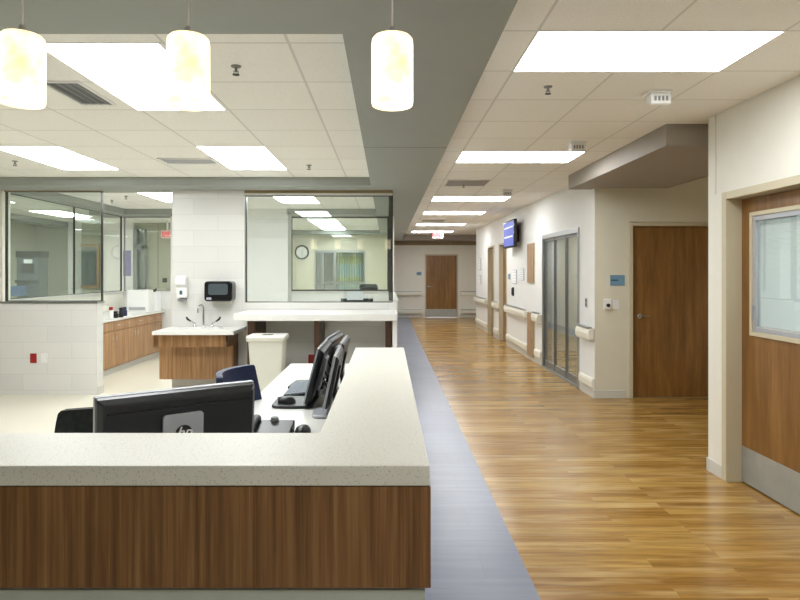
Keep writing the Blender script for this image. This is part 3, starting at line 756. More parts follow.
# alcove wall: sign, reader, plate
Y = 7.47
t = thing('room_sign', (WX(617, Y), Y, WZ(285, Y)), 'blue room sign on the beige alcove wall', 'sign')
MB().rbox(WX(610, Y), WX(624.5, Y), Y - .008, Y, WZ(285.5, Y), WZ(275, Y), .005, 'y').build('sign_panel', M['blue'], t, .002)
MB().box(WX(611, Y), WX(618, Y), Y - .0095, Y - .008, WZ(281, Y), WZ(279.5, Y)).build('lettering', M['teal'], t)
t = thing('thermostat', (WX(607, Y), Y, WZ(309, Y)), 'white wall thermostat with round dark dial beside the door', 'thermostat')
MB().rbox(WX(603.5, Y), WX(610.5, Y), Y - .03, Y, WZ(309.3, Y), WZ(299, Y), .008, 'y').build('casing', M['whitep'], t, .006, seg=3)
MB().tube([(WX(607.3, Y), Y - .03, WZ(305.2, Y)), (WX(607.3, Y), Y - .038, WZ(305.2, Y))], .022, 20).build('dial', M['blackg'], t)
t = thing('light_switch', (WX(615.5, Y), Y, WZ(309, Y)), 'white double light switch right of the thermostat', 'light switch')
MB().rbox(WX(612.3, Y), WX(619, Y), Y - .007, Y, WZ(309, Y), WZ(299.5, Y), .006, 'y').build('switch_plate', M['whitep'], t, .002)
for k in (-1, 1):
    cx = WX(615.6, Y) + k * .018
    MB().box(cx - .011, cx + .011, Y - .012, Y - .007, WZ(306.6, Y), WZ(301.6, Y)).build('rocker', M['whitep'], t, .002)
t = thing('room_sign', (WX(419, 20.6), 20.6, 1.43), 'small blue sign left of the far door', 'sign')
MB().box(WX(416.6, 20.6), WX(421.5, 20.6), 20.588, 20.6, WZ(275.3, 20.6), WZ(272, 20.6)).build('sign_panel', M['blue'], t, .003)
MB().box(WX(417.2, 20.6), WX(420, 20.6), 20.585, 20.588, WZ(274, 20.6), WZ(273.4, 20.6)).build('lettering', M['teal'], t)

# ------------------------------------------------------------------ window ledge, its supports, and the bin
LX0 = WX(233.4, 6.9); LX1 = .118
led = MB().box(LX0, LX1, 6.9, YW0 - .012, .987, 1.067)
tag(led.build('ledge_countertop', M['solid'], None, .006), 'long white ledge countertop below the large glass pane', 'countertop')
for k, (x0, x1, lb) in enumerate(((-1.60, -1.51, 'dark wood ledge support beside the sink cabinet'), (WX(314, 7.0), WX(319, 7.0), 'middle wood support panel under the white ledge'), (WX(385.3, 7.0), WX(391, 7.0), 'right wood support panel at the end of the white ledge'))):
    t = thing('ledge_support', ((x0 + x1) / 2, 7.3, 0), lb, 'support panel', 'wood supports under the ledge')
    MB().box(x0, x1, 7.02, YW0 - .013, .08, .986).build('panel', M['dark_walnut'], t, .002)
    MB().box(x0 + .006, x1 - .006, 7.06, YW0 - .013, .0, .08).build('plinth', M['black'], t)
t = thing('end_panel', (.09, 7.3, 0), 'white end panel closing the right end of the ledge', 'end panel')
MB().box(.062, .112, 6.98, YW0 - .013, 0, .986).build('panel', M['whitep'], t, .003)
Y = YW0
t = thing('wall_outlet', (WX(311.5, Y), Y, WZ(363, Y)), 'red emergency outlet low on the wall under the ledge', 'outlet')
MB().rbox(WX(308.3, Y), WX(315, Y), Y - .008, Y, WZ(363.3, Y), WZ(354.5, Y), .006, 'y').build('cover_plate', M['red'], t, .002)
MB().box(WX(310.5, Y), WX(312.7, Y), Y - .011, Y - .008, WZ(361.5, Y), WZ(356.3, Y)).build('socket', M['red'], t, .002)
t = thing('wall_outlet', (WX(33.5, Y), Y, WZ(363, Y)), 'red outlet on the low tiled wall', 'outlet')
MB().rbox(WX(30.3, Y), WX(36.8, Y), Y - .008, Y, WZ(363, Y), WZ(353.4, Y), .006, 'y').build('cover_plate', M['red'], t, .002)
MB().box(WX(32.4, Y), WX(34.6, Y), Y - .011, Y - .008, WZ(361, Y), WZ(355.3, Y)).build('socket', M['red'], t, .002)
t = thing('wall_outlet', (WX(44.3, Y), Y, WZ(363, Y)), 'white outlet right of the red one on the low tiled wall', 'outlet')
MB().rbox(WX(41, Y), WX(47.5, Y), Y - .008, Y, WZ(363, Y), WZ(353.4, Y), .006, 'y').build('cover_plate', M['whitep'], t, .002)
MB().box(WX(43.1, Y), WX(45.3, Y), Y - .011, Y - .008, WZ(361, Y), WZ(355.3, Y)).build('socket', M['whitep'], t, .002)
# bin
bx0, bx1, by0, by1 = WX(247.5, 6.6), WX(283, 6.6), 6.6, 6.9
t = thing('waste_bin', ((bx0 + bx1) / 2, 6.8, 0), 'tall beige waste bin with lid under the ledge', 'waste bin')
def rr(x0, x1, y0, y1, z, rad=.03, n=4):
    pts = []
    for cx, cy, st in ((x1 - rad, y1 - rad, 0), (x0 + rad, y1 - rad, 1), (x0 + rad, y0 + rad, 2), (x1 - rad, y0 + rad, 3)):
        for k in range(n + 1):
            a = PI / 2 * (st + k / n); pts.append((cx + rad * math.cos(a), cy + rad * math.sin(a), z))
    return pts
MB().loft([rr(bx0 + .05, bx1 - .05, by0 + .04, by1 - .03, 0), rr(bx0, bx1, by0, by1, .80)]).build('bin_body', M['bin'], t, .003, smooth=40)
MB().loft([rr(bx0 - .015, bx1 + .015, by0 - .015, by1 + .012, .79), rr(bx0 - .02, bx1 + .02, by0 - .02, by1 + .015, .835), rr(bx0 - .01, bx1 + .01, by0 - .01, by1 + .01, .85)]).build('lid', M['bin'], t, .003, smooth=40)
MB().rbox((bx0 + bx1) / 2 - .06, (bx0 + bx1) / 2 + .06, 6.70, 6.80, .849, .853, .03).build('slot', M['dark'], t)

# ------------------------------------------------------------------ sink unit
SX0, SX1 = WX(152, 7.0), WX(233.4, 7.0)
t = thing('sink_cabinet', (-2.3, 7.4, .24), 'wall hung oak sink cabinet with recessed knee panel', 'sink cabinet')
ax0, ax1 = WX(158, 7.15), WX(228, 7.15)
MB().box(ax0, ax1, 7.15, 7.18, WZ(347, 7.15), .82).build('apron', M['oak'], t, .002)
kx0, kx1 = WX(161, 7.42), WX(233.5, 7.42)
MB().box(kx0, kx1 - .02, 7.42, 7.44, .24, .70).build('knee_panel', M['oak'], t, .002)
MB().prism([(7.15, .82), (YW0 - .014, .82), (YW0 - .014, .24), (7.42, .24), (7.42, .66), (7.15, .66)], 'x', kx1 - .02, kx1).build('side_panel', M['walnut'], t, .002)
MB().prism([(7.18, .82), (YW0 - .014, .82), (YW0 - .014, .24), (7.42, .24), (7.42, .66), (7.18, .66)], 'x', kx0 - .02, kx0).build('side_panel', M['oak'], t, .002)
MB().box(kx0, kx1 - .02, 7.44, YW0 - .014, .24, .26).build('bottom_panel', M['walnut'], t)
t = thing('sink_countertop', (-2.3, 7.3, .86), 'white countertop with integral oval sink basin', 'sink')
bc = (WX(200, 7.3), 7.33); ra, rb = .27, .18
n = 40
m = MB(); bm = m.bm
# top with an oval hole and a bowl below
out = []
cor = [(SX1, YW0 - .013), (SX0, YW0 - .013), (SX0, 7.0), (SX1, 7.0)]
def ray(a):
    dx, dy = math.cos(a), math.sin(a); best = 1e9
    for lim, d, c in ((SX1, dx, bc[0]), (SX0, dx, bc[0])):
        if abs(d) > 1e-6:
            k = (lim - c) / d
            if k > 0: best = min(best, k)
    for lim, d, c in ((YW0 - .013, dy, bc[1]), (7.0, dy, bc[1])):
        if abs(d) > 1e-6:
            k = (lim - c) / d
            if k > 0: best = min(best, k)
    return (bc[0] + dx * best, bc[1] + dy * best)
angs = sorted([2 * PI * k / n for k in range(n)] + [math.atan2(c[1] - bc[1], c[0] - bc[0]) % (2 * PI) for c in cor])
rings = []
o_ = [ray(a) for a in angs]
rings.append([(p[0], p[1], .82) for p in o_]); rings.append([(p[0], p[1], .86) for p in o_])
for s_, z in ((1.0, .86), (.97, .852), (.9, .80), (.7, .74), (.3, .725), (.08, .722)):
    rings.append([(bc[0] + ra * s_ * math.cos(a), bc[1] + rb * s_ * math.sin(a), z) for a in angs])
m.loft(rings, cap=False); bm.faces.new([v for v in bm.verts][-len(angs):])
m.build('countertop', M['solid'], t)
MB().lathe([(.02, .724), (.022, .727), (.001, .728)], (bc[0], bc[1], 0), 16).build('drain', M['chrome'], t)
# faucet
fx = WX(203.5, 7.58); fy = 7.58
t = thing('faucet', (fx, fy, .86), 'chrome gooseneck faucet with black wing handles', 'faucet')
pts = [(fx, fy, .86), (fx, fy, 1.05)]
for k in range(9):
    a = PI * k / 8; pts.append((fx - .018 * (1 - math.cos(a)) , fy - .055 * (1 - math.cos(a)), 1.09 + .045 * math.sin(a)))
pts.append((fx - .036, fy - .11, 1.04))
MB().tube(pts, [.012] * 2 + [.009] * 10, 12).lathe([(.024, .86), (.022, .872), (.013, .88)], (fx, fy, 0), 16).build('spout', M['chrome'], t, smooth=50)
for s_, lb in ((-1, 'left'), (1, 'right')):
    hx = fx + s_ * .11
    h = MB().lathe([(.022, .86), (.02, .875), (.012, .885), (.011, .91), (.004, .915)], (hx, fy, 0), 16).tube([(hx, fy, .905), (hx + s_ * .05, fy, .935)], .007).build('valve', M['chrome'], t, smooth=50)
    MB().tube([(hx + s_ * .045, fy, .93), (hx + s_ * .085, fy - .005, .955), (hx + s_ * .10, fy - .01, .985)], [.009, .014, .010], 10).build('wing_handle', M['black'], h, smooth=50)
# soap dispenser
Y = YW0
t = thing('soap_dispenser', (WX(183, Y), Y, WZ(300, Y)), 'white wall soap dispenser left of the paper towel box', 'soap dispenser')
sx = WX(183, Y); z0 = WZ(300, Y)
pr = [(Y, z0 + .31), (Y - .06, z0 + .31), (Y - .10, z0 + .27), (Y - .11, z0 + .2), (Y - .07, z0 + .16), (Y - .06, z0 + .08), (Y, z0 + .08)]
MB().prism(pr, 'x', sx - .075, sx + .065).build('cover', M['whitep'], t, .02, seg=4)
MB().box(sx - .06, sx + .07, Y - .07, Y, z0 + .03, z0 + .15).build('reservoir', M['whitep'], t, .008)
MB().rbox(sx - .02, sx + .015, Y - .072, Y - .07, z0 + .07, z0 + .12, .008, 'y').build('sight_window', M['teal'], t)
MB().box(sx - .035, sx + .05, Y - .10, Y - .0, z0 - .01, z0 + .015).build('drip_tray', M['greyp'], t, .004)
# towel dispenser
t = thing('towel_dispenser', (WX(218, Y), Y, WZ(302, Y)), 'black paper towel dispenser on the tiled wall', 'towel dispenser')
x0, x1, z0, z1 = WX(204, Y - .2), WX(232, Y - .2), WZ(301.5, Y - .2), WZ(281.3, Y - .2)
MB().rbox(x0, x1, Y - .2, Y, z0, z1, .04, 'y').build('casing', M['blackg'], t, .015, seg=3)
MB().rbox(x0 + .05, x1 - .05, Y - .207, Y - .2, z0 + .08, z1 - .03, .03, 'y').build('smoked_window', M['smoke'], t, .004)
MB().box(x0 + .08, x1 - .02, Y - .16, Y - .03, z0 - .025, z0).build('outlet_chute', M['bin'], t, .004)
MB().rbox(x0 + .03, x0 + .09, Y - .207, Y - .2, z0 + .02, z0 + .05, .01, 'y').build('lock', M['silver'], t)
# plate inside the glass on the white block
t = thing('wall_plate', (WX(250.5, 10.9), 10.9, 1.2), 'white blank plate on the inner wall, lower left of the glass', 'wall plate')
MB().rbox(WX(247.6, 10.9), WX(253.6, 10.9), 10.89, 10.9, WZ(294.5, 10.9), WZ(288, 10.9), .01, 'y').build('plate', M['whitep'], t, .003)

# ------------------------------------------------------------------ cabinets along the inner side wall
CX = -4.12; CY0, CY1 = 8.0, 11.18
nun = 4; cw = (CY1 - CY0) / nun
names = ['nearest', 'second nearest', 'third nearest', 'farthest']
for k in range(nun):
    y0 = CY0 + k * cw; y1 = y0 + cw
    t = thing('base_cabinet', (CX - .3, (y0 + y1) / 2, 0), names[k] + ' oak base cabinet in the row seen through the doorway', 'cabinet', 'oak base cabinets in the inner room')
    MB().box(LSX + .01, CX, y0 + .001, y1 - .001, .1, .80).build('cabinet_body', M['oak_pale'], t)
    MB().box(LSX + .05, CX - .05, y0 + .001, y1 - .001, 0, .1).build('plinth', M['base'], t)
    for j in range(2):
        a = y0 + j * cw / 2 + .004; b_ = y0 + (j + 1) * cw / 2 - .004
        d = MB().box(CX, CX + .018, a, b_, .12, .645).build('cabinet_door', M['oak'], t, .002)
        hy = b_ - .05 if j == 0 else a + .05
        MB().tube([(CX + .018, hy, .50), (CX + .042, hy, .505), (CX + .042, hy, .595), (CX + .018, hy, .60)], .005, 8).build('handle', M['chrome'], d)
        d = MB().box(CX, CX + .018, a, b_, .655, .79).build('drawer', M['oak'], t, .002)
        hy = (a + b_) / 2
        MB().tube([(CX + .018, hy - .05, .73), (CX + .042, hy - .045, .73), (CX + .042, hy + .045, .73), (CX + .018, hy + .05, .73)], .005, 8).build('handle', M['chrome'], d)
tag(MB().box(LSX + .005, CX + .035, CY0 - .01, CY1 + .09, .802, .842).build('countertop', M['solid'], None, .004), 'white countertop on the inner room oak cabinets', 'countertop')
# printer like box
Y = 10.6
t = thing('desktop_printer', (-4.3, Y, .842), 'white desktop printer on the inner countertop', 'printer')
x0, x1 = WX(126, Y), WX(148, Y)
MB().rbox(x0, x1, Y, Y + .26, .842, WZ(290, Y), .03).build('casing', M['whitep'], t, .012, seg=3)
MB().box(x0 + .05, x1 - .05, Y - .006, Y, .88, .93).build('paper_tray', M['silver'], t, .003)
t = thing('tissue_box', (-4.2, 11.0, .842), 'white carton with dark tissue tuft beside the printer', 'carton')
x0 = -4.225; x1 = x0 + .13
MB().box(x0, x1, 10.9, 11.12, .842, 1.17).build('carton_body', M['paper'], t, .006)
MB().tube([(x0 + .02, 11, 1.17), (x0 + .0, 10.98, 1.21), (x0 + .06, 11, 1.20), (x0 + .09, 11, 1.24)], [.02, .02, .025, .01], 8).build('tuft', M['dark'], t, smooth=60)
for k, (x, yy, hh, rr_, mt, lb) in enumerate(((111, 9.2, .17, .035, 'red', 'red capped bottle on the inner countertop'), (115, 9.3, .10, .05, 'black', 'squat black jar on the inner countertop'),
                                             (121, 9.4, .15, .035, 'black', 'dark bottle right of the squat jar'), (124.5, 9.7, .14, .04, 'navy', 'navy bottle beside the printer'))):
    X = WX(x, yy)
    t = thing('bottle', (X, yy, .842), lb, 'bottle', 'small bottles on the inner countertop')
    body = 'whitep' if k == 0 else mt
    MB().lathe([(rr_ * .95, .843), (rr_, .85), (rr_, .843 + hh * .6), (rr_ * .5, .843 + hh * .75)], (X, yy, 0), 20).build('body', M[body], t, smooth=50)
    MB().lathe([(rr_ * .8, .843 + hh * .72), (rr_ * .8, .843 + hh * .98), (rr_ * .6, .843 + hh)], (X, yy, 0), 20).build('cap', M[mt], t, smooth=50)

# ------------------------------------------------------------------ things seen through the glass
t = thing('wall_clock', (WX(302, 17), 17, WZ(259, 17)), 'round wall clock with dark rim beyond the glass', 'clock')
cx, cz, R = WX(302, 17), WZ(252.3, 17), .20
ROT = Matrix.Translation((cx, 17, cz)) @ Matrix.Rotation(PI / 2, 4, 'X')
MB().lathe([(R, 0), (R, .04), (R * .92, .05), (R * .80, .045), (R * .80, .02)], n=40).xf(ROT).build('rim', M['black'], t, smooth=40)
MB().lathe([(R * .86, .0), (R * .86, .022)], n=40).xf(ROT).build('dial', M['whitep'], t)
m = MB()
for k in range(12):
    a = 2 * PI * k / 12; m.tube([(R * .7 * math.cos(a), R * .7 * math.sin(a), .024), (R * .8 * math.cos(a), R * .8 * math.sin(a), .024)], .004, 6)
m.xf(ROT).build('hour_marks', M['dark'], t)
MB().tube([(0, 0, .026), (0.01, .085, .026)], .006, 6).tube([(0, 0, .028), (.015, -.12, .028)], .004, 6).xf(ROT).build('hands', M['black'], t)
t = thing('dispensing_cabinet', (-6.2, 10.5, 0), 'tall grey machine with blue tray behind the left glass', 'cabinet')
mx0, mx1 = WX(16.5, 10.5), WX(39, 10.5)
MB().box(mx0, mx1, 10.5, 10.8, 0, 1.88).build('casing', M['greycase'], t, .01)
MB().box(mx0 - .005, mx1 + .005, 10.48, 10.8, WZ(257.5, 10.5), WZ(251, 10.5)).build('top_cover', M['dark'], t, .004)
MB().box(mx0 + .08, mx1 - .08, 10.49, 10.5, WZ(273, 10.5), WZ(264, 10.5)).build('dark_window', M['dark'], t)
MB().box(mx0 + .13, mx0 + .27, 10.488, 10.5, WZ(263.3, 10.5), WZ(259.5, 10.5)).build('lit_label', M['paper'], t)
MB().box(mx0 - .005, mx1 + .005, 10.46, 10.5, WZ(283, 10.5), WZ(280, 10.5)).build('shelf', M['black'], t)
MB().box(mx0 + .02, mx0 + .2, 10.3, 10.5, WZ(295.5, 10.5), WZ(286, 10.5)).build('tray', M['bluebin'], t, .01)
t = thing('inner_picture_window', (WX(88, 14), 14, 1.2), 'brown framed window on the wall beyond the left glass', 'window')
x0, x1, z0, z1 = WX(76.5, 13.98), WX(100, 13.98), WZ(288, 13.98), WZ(244, 13.98)
MB().box(x0, x0 + .06, 13.95, 14, z0, z1).box(x1 - .06, x1, 13.95, 14, z0, z1).box(x0 + .06, x1 - .06, 13.95, 14, z0, z0 + .06).box(x0 + .06, x1 - .06, 13.95, 14, z1 - .06, z1).build('window_frame', M['oak'], t)
MB().box(x0 + .05, x1 - .05, 13.985, 13.99, z0 + .05, z1 - .05).build('pane', M['greycase'], t)
t = thing('notice_board', (WX(127, 13.88), 13.88, 1.4), 'mauve poster on the white pilaster beyond the cabinets', 'poster')
MB().box(WX(123.3, 13.9), WX(131, 13.9), 13.888, 13.9, WZ(276, 13.9), WZ(250.5, 13.9)).build('poster_sheet', M['mauve'], t)
t = thing('door_frame_post', (WX(140, 13.95), 13.95, 0), 'dark grey metal door frame beyond the inner window', 'door frame')
MB().box(WX(134, 13.9), WX(137.5, 13.9), 13.85, 14, 0, 2.5).box(WX(142.5, 13.9), WX(145.5, 13.9), 13.85, 14, 0, 2.5).box(WX(134, 13.9), WX(145.5, 13.9), 13.85, 14, 2.05, 2.15).build('frame_bars', M['greyp'], t, .005)
MB().box(WX(137.5, 13.95), WX(142.5, 13.95), 13.94, 13.95, 0, 2.5).build('pane', M['glass'], t)
X = WX(165, 14)
tag(MB().rbox(X - .05, X + .05, 13.97, 14, WZ(282.5, 14), WZ(278, 14), .01, 'y').build('wall_intercom', M['black'], None, .004), 'small black intercom on the wall beyond the inner window', 'intercom')
t = thing('exit_sign', (WX(167.5, 13.2), 13.2, 2.4), 'small pink EXIT sign beyond the inner window, left of the pillar', 'exit sign')
ex = WX(167, 13.2)
MB().box(ex - .12, ex + .12, 13.2, 13.25, WZ(238, 13.2), WZ(230.5, 13.2)).box(ex - .015, ex + .015, 13.21, 13.24, WZ(230.5, 13.2), PC).build('housing', M['whitep'], t)
MB().box(ex - .11, ex + .11, 13.196, 13.2, WZ(237.6, 13.2), WZ(231, 13.2)).build('face', M['exit_bg'], t)
text('lettering', 'EXIT', .11, M['exit_red'], t, (ex, 13.194, WZ(234.3, 13.2)), (PI / 2, 0, 0), bold=.003)

# desk with equipment just inside the large glass
t = thing('inner_desk', (-.6, 8.3, 0), 'white desk just inside the large glass pane', 'desk')
MB().box(-1.7, .02, 7.86, 8.6, .72, .76).build('desktop', M['solid'], t, .003)
for x in (-1.66, -.04): MB().box(x - .02, x + .02, 7.9, 8.56, 0, .72).build('leg', M['greyp'], t)

# ------------------------------------------------------------------ monitors
def make_monitor(w_, h_, lift, label, group, tilt=0.0, body='black', logo=False, foot=(-.12, .12, -.14, .09), neckm='silver', thick=.045, footm='black', bz=.022):
    """front faces local -Y, foot at local origin; bottom of the panel at `lift`"""
    t = thing('computer_monitor', (0, 0, 0), label, 'monitor', group)
    T = Matrix.Translation((0, 0, lift)) @ Matrix.Rotation(tilt, 4, 'X')
    hw = w_ / 2
    m = MB()
    for (a, b_, c, d) in ((-hw, -hw + .018, 0, h_), (hw - .018, hw, 0, h_), (-hw + .018, hw - .018, 0, .03), (-hw + .018, hw - .018, h_ - .018, h_)):
        m.box(a, b_, -bz, 0, c, d)
    m.xf(T).build('bezel', M['silver'], t, .002)
    MB().box(-hw + .017, hw - .017, -bz + .004, -.002, .028, h_ - .017).xf(T).build('screen', M['blackg'], t)
    bh = [[(-hw + .001, 0, .002), (hw - .001, 0, .002), (hw - .001, 0, h_ - .002), (-hw + .001, 0, h_ - .002)],
          [(-hw + .004, thick * .45, .004), (hw - .004, thick * .45, .004), (hw - .004, thick * .45, h_ - .006), (-hw + .004, thick * .45, h_ - .006)],
          [(-hw + .02, thick, .03), (hw - .02, thick, .03), (hw - .02, thick, h_ - .02), (-hw + .02, thick, h_ - .02)]]
    MB().loft(bh).xf(T).build('back_shell', M[body], t, .004)
    MB().box(-hw + .03, hw - .03, thick - .002, thick + .001, h_ - .052, h_ - .046).xf(T).build('vent_groove', M['blackg'], t)
    plate = MB().rbox(-.068, .068, thick, thick + .014, h_ * .16, h_ - .072, .012, 'y').xf(T).build('rear_plate', M[neckm], t, .003)
    if logo:
        zc = h_ - .140
        MB().tube([(0, thick + .014, zc), (0, thick + .0155, zc)], .029, 32).xf(T).build('logo_disc', M['black'], plate)
        tx = text('logo_letters', 'hp', .052, M['whitep'], plate, (0, 0, 0), (0, 0, 0), shear=.35, ext=.0006, bold=.0006)
        tx.matrix_local = T @ Matrix.Translation((0, thick + .0162, zc + .003)) @ Matrix.Rotation(PI, 4, 'Z') @ Matrix.Rotation(PI / 2, 4, 'X')
    if foot:
        MB().loft([[(-.05, .035, .02), (.05, .035, .02), (.05, .06, .02), (-.05, .06, .02)], [(-.05, thick + .005, lift + h_ * .5), (.05, thick + .005, lift + h_ * .5), (.05, thick + .03, lift + h_ * .5), (-.05, thick + .03, lift + h_ * .5)]]).build('stand_neck', M['black'], t, .005)
        MB().rbox(foot[0], foot[1], foot[2], foot[3], 0, .018, .05).build('stand_base', M[footm], t, .006, seg=3)
    return t
DZ = .742
near = make_monitor(.543, .335, .06, 'large black monitor seen from behind with round logo, above the front ledge', None, math.radians(-4), logo=True)
near.location = (-.735, 2.155, DZ); near.rotation_euler = (0, 0, math.radians(214))
m1 = make_monitor(.54, .335, .03, 'black monitor nearest the keyboard, leaning back, on the side desk', 'monitors on the side desk', math.radians(-15), foot=(-.05, .25, -.20, .05), bz=.01, thick=.036)
m1.location = (-.482, 3.83, DZ); m1.rotation_euler = (0, 0, math.radians(-90))
m2 = dup(m1, (-.465, 4.40, DZ), math.radians(-95), 'black monitor farthest along the side desk, directly behind the first')
m3 = make_monitor(.50, .30, .045, 'slim silver-edged monitor closest to the white ledge, near end', 'monitors on the side desk', math.radians(-12), neckm='black', thick=.02, bz=.014, foot=(.04, .26, -.075, .08), footm='silver')
m3.location = (-.345, 3.60, DZ); m3.rotation_euler = (0, 0, math.radians(-89))
m4 = dup(m3, (-.35, 4.22, DZ), math.radians(-91), 'slim silver-edged monitor closest to the white ledge, far end')
im = make_monitor(.44, .3, .12, 'dark monitor behind the large glass, its top above the sill', None, 0)
im.location = (WX(357, 8.3), 8.3, .762); im.rotation_euler = (0, 0, math.radians(180))
im.children[0].data.materials[0] = M['black']
t = thing('paper_stack', (WX(355, 8.25), 8.25, 1.18), 'pale blue paper sheet leaning behind the large glass', 'paper')
Y = 8.08
MB().prism([(Y, WZ(300, Y)), (Y + .002, WZ(300, Y)), (Y + .06, WZ(291.5, Y)), (Y + .058, WZ(291.5, Y))], 'x', WX(347, Y), WX(363, Y)).build('sheet', M['paper'], t)
MB().box(WX(349, Y), WX(361, Y), Y + .0, Y + .03, .762, WZ(300, Y)).build('document_stand', M['black'], t)
t = thing('inner_office_chair', (WX(369, 12.6), 12.6, 0), 'dark office chair back beyond the inner back window', 'chair')
Y = 12.6
MB().rbox(WX(359.5, Y), WX(378, Y), Y, Y + .06, .62, WZ(284, Y), .06, 'y').build('backrest', M['black'], t, .01)
MB().rbox(WX(359.5, Y), WX(378, Y), Y - .45, Y, .44, .5, .06).build('seat', M['black'], t, .01)
MB().tube([(WX(369, Y), Y - .2, .05), (WX(369, Y), Y - .2, .44)], .03).build('gas_column', M['chrome'], t)
m = MB()
for k in range(5):
    a = 2 * PI * k / 5; m.tube([(WX(369, Y), Y - .2, .1), (WX(369, Y) + .28 * math.cos(a), Y - .2 + .28 * math.sin(a), .03)], [.03, .02])
m.build('star_base', M['black'], t)

# ------------------------------------------------------------------ reception counter
FY, CZ = 1.507, 1.067          # front edge and top of the transaction ledge
XR = .1055
t = thing('reception_counter', (-1, 1.7, 0), 'walnut faced reception counter in the foreground', 'reception counter')
MB().box(-2.6, .108, 1.512, 1.532, .764, 1.014).build('wood_panel', M['walnut'], t, .0015)
MB().box(-2.6, .104, 1.514, 1.532, 1.0135, 1.0165).build('top_reveal', M['dark'], t)
MB().box(-2.6, .085, 1.54, 1.64, 0, 1.015).box(-.0, .085, 1.64, 3.83, 0, 1.015).build('inner_wall', M['whitep'], t)
MB().box(-2.6, .095, 1.53, 1.54, .0, .75).build('lower_panel', speckle('pale_green_grey_laminate', (190, 196, 186), .4, .9), t)
MB().box(.085, .108, 1.532, 3.84, .764, 1.014).build('side_panel', M['walnut'], t, .0015)
m = MB().prism([(-2.6, FY), (XR, FY), (XR, 3.855), (-.198, 3.855), (-.198, 1.818), (-2.6, 1.818)], 'z', 1.0175, CZ)
tag(m.build('counter_ledge', M['quartz'], None, .003), 'L shaped speckled white ledge on top of the reception counter', 'countertop')
t = thing('side_desk', (-.4, 4, 0), 'long white work desk running beside the counter wing', 'desk')
MB().box(-.84, -.002, 1.82, 5.35, .702, .742).build('desktop', M['solid'], t, .003)
for y in (2.9, 4.2, 5.3): MB().box(-.78, -.04, y - .02, y + .02, 0, .702).build('leg', M['whitep'], t)
t = thing('front_desk', (-1.7, 2.1, 0), 'white work desk hidden behind the front ledge', 'desk')
MB().box(-2.6, -.842, 1.645, 2.42, .702, .742).build('desktop', M['solid'], t, .003)
for x in (-2.55, -1.7): MB().box(x - .02, x + .02, 1.7, 2.35, 0, .702).build('leg', M['whitep'], t)
# keyboard
t = thing('keyboard', (-.60, 4.08, DZ), 'black keyboard lying before the nearest side monitor', 'keyboard')
KX0, KX1, KY0, KY1 = -.665, -.51, 3.89, 4.33
MB().prism([(KX0, DZ), (KX1, DZ), (KX1, DZ + .03), (KX0, DZ + .012)], 'y', KY0, KY1).build('key_bed', M['black'], t, .003)
m = MB(); nr, nc = 6, 15
for i in range(nr):
    for j in range(nc):
        x0 = KX0 + .008 + i * .0235; y0 = KY0 + .01 + j * .0282; zz = DZ + .012 + (x0 - KX0) / (KX1 - KX0) * .018
        m.box(x0, x0 + .019, y0, y0 + .0235, zz, zz + .008)
m.build('keys', M['keys'], t)
# turntable like base and mouse
t = thing('computer_mouse', (-.62, 3.67, DZ + .018), 'black computer mouse on the stand foot of the nearest side monitor', 'mouse')
def ell(cx, cy, z, a, b_, h_, rot=0, n=20, k=6):
    rings = []
    for i in range(k + 1):
        ph = PI / 2 * i / k * .98; s_ = math.cos(ph) ** .7
        rings.append([(cx + a * s_ * math.cos(2 * PI * j / n + rot), cy + b_ * s_ * math.sin(2 * PI * j / n + rot), z + h_ * math.sin(ph)) for j in range(n)])
    return rings
MB().loft(ell(-.60, 3.67, DZ + .0185, .055, .035, .036)).build('mouse_body', M['black'], t, smooth=60)
MB().box(-.655, -.61, 3.668, 3.672, DZ + .03, DZ + .052).build('button_split', M['greyp'], t)
t = thing('computer_mouse', (-.41, 3.03, DZ), 'black mouse at the foot of the ledge, right of the phone', 'mouse')
MB().loft(ell(-.42, 3.06, DZ, .04, .06, .036)).build('mouse_body', M['black'], t, smooth=60)
MB().box(-.422, -.418, 3.0, 3.03, DZ + .024, DZ + .036).build('button_split', M['greyp'], t)
# desk phone
t = thing('desk_phone', (-.56, 3.0, DZ), 'black desk phone partly hidden by the front ledge', 'phone')
MB().prism([(2.88, DZ), (3.10, DZ), (3.10, DZ + .055), (2.88, DZ + .02)], 'x', -.68, -.465).build('phone_body', M['black'], t, .006)
MB().tube([(-.655, 2.93, DZ + .05), (-.65, 2.97, DZ + .062), (-.65, 3.05, DZ + .068), (-.655, 3.085, DZ + .06)], [.022, .014, .014, .024], 12).build('handset', M['black'], t, smooth=50)
MB().lathe([(.016, 0), (.022, .012), (.018, .026), (.004, .03)], (-.565, 3.085, DZ + .045), 16).build('knob', M['greyp'], t, smooth=50)
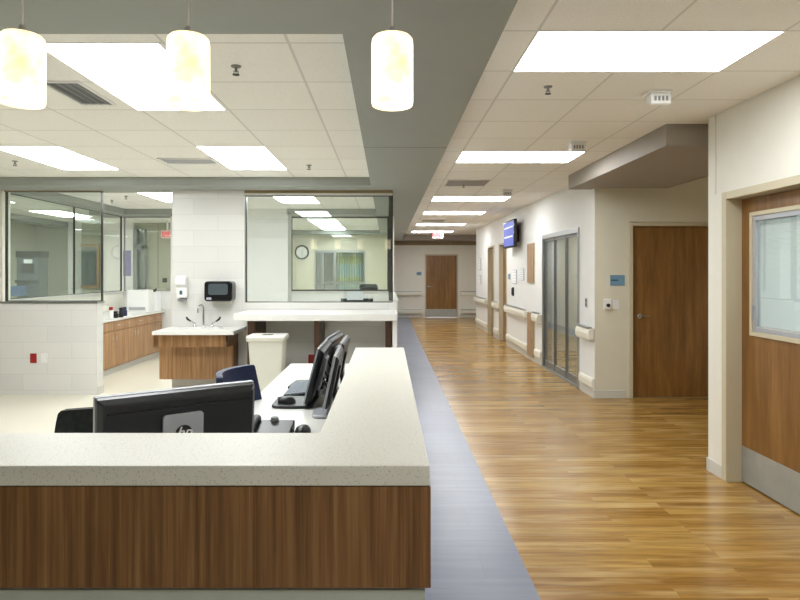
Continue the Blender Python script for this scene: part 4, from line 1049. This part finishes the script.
# cables behind the side monitors
for k, (pp, lb) in enumerate(((([(-.46, 3.85, .95), (-.40, 3.86, .87), (-.36, 3.80, .80), (-.31, 3.72, .775), (-.26, 3.70, .752)]), 'lowest black cable loop behind the side monitors'),
                          (([(-.45, 3.95, .98), (-.41, 4.00, .90), (-.36, 3.95, .83), (-.31, 3.9, .80), (-.27, 3.85, .752)]), 'upper black cable loop behind the side monitors'),
                          (([(-.42, 4.1, .99), (-.37, 4.05, .92), (-.33, 4.0, .91), (-.29, 4.0, .86), (-.26, 4.0, .752)]), 'thin black cable hanging between the side monitors'))):
    pts = []
    V = [Vector(p) for p in pp]; V = [V[0]] + V + [V[-1]]
    for i in range(1, len(V) - 2):
        for s_ in range(6):
            u = s_ / 6; a, b_, c, d = V[i - 1], V[i], V[i + 1], V[i + 2]
            pts.append(.5 * ((2 * b_) + (c - a) * u + (2 * a - 5 * b_ + 4 * c - d) * u * u + (-a + 3 * b_ - 3 * c + d) * u ** 3))
    pts.append(V[-1])
    tag(MB().tube(pts, .005, 8).build('cable', M['black'], None, smooth=60), lb, 'cable', 'cables behind the side monitors')

# ------------------------------------------------------------------ office chairs
def make_chair(label, backm, seatm, top=.95, wid=.46):
    t = thing('office_chair', (0, 0, 0), label, 'office chair', 'office chairs at the station')
    rings = []
    hw = wid / 2
    def ring(z, w_, bulge, yb, th):
        pts = []; n = 12
        for k in range(n + 1):
            u = -1 + 2 * k / n; pts.append((w_ * u, yb - bulge * u * u, z))
        for k in range(n + 1):
            u = 1 - 2 * k / n; pts.append((w_ * u, yb + th - bulge * u * u, z))
        return pts
    for z, f, yb in ((.50, .78, .20), (.54, .9, .195), (.66, 1.0, .20), (.8, 1.0, .23), (top - .05, 1.0, .255), (top - .012, .98, .262), (top, .93, .265)):
        rings.append(ring(z, hw * f, .07, yb, .04))
    MB().loft(rings).build('backrest', backm, t, smooth=55)
    MB().loft([rr(-.22, .22, -.24, .2, .42, .08), rr(-.25, .25, -.27, .22, .45, .1), rr(-.25, .25, -.27, .22, .48, .1), rr(-.23, .23, -.25, .2, .505, .09)]).build('seat', seatm, t, smooth=50)
    MB().tube([(0, .05, .43), (0, .24, .42), (0, .275, .5), (0, .265, .66)], [.03, .028, .026, .02], 10).build('back_support', M['black'], t, smooth=50)
    for s_ in (-1, 1):
        MB().tube([(s_ * .22, .02, .44), (s_ * .28, .02, .46), (s_ * .285, .02, .66)], .014, 10).rbox(s_ * .285 - .035, s_ * .285 + .035, -.12, .13, .66, .69, .03).build('armrest', M['black'], t, smooth=50)
    MB().lathe([(.03, .08), (.03, .25), (.022, .26), (.022, .43)], (0, 0, 0), 16).build('gas_column', M['chrome'], t, smooth=40)
    m = MB()
    for k in range(5):
        a = 2 * PI * k / 5 + .3; m.tube([(0, 0, .11), (.29 * math.cos(a), .29 * math.sin(a), .075)], [.032, .018], 8)
    m.build('star_base', M['black'], t, smooth=50)
    for k in range(5):
        a = 2 * PI * k / 5 + .3; cx, cy = .29 * math.cos(a), .29 * math.sin(a)
        MB().tube([(cx - .02, cy, .03), (cx + .02, cy, .03)], .03, 14).tube([(cx, cy, .03), (cx, cy, .08)], .008, 8).build('caster', M['black'], t, smooth=50)
    return t
c1 = make_chair('navy office chair pushed under the side desk, behind the large monitor', M['navy'], M['navy'], .96)
c1.location = (-.685, 3.60, 0); c1.rotation_euler = (0, 0, math.radians(79))
c2 = make_chair('black mesh office chair left of the large monitor', M['mesh'], M['black'], .95)
c2.location = (-1.20, 2.40, 0); c2.rotation_euler = (0, 0, math.radians(-6))
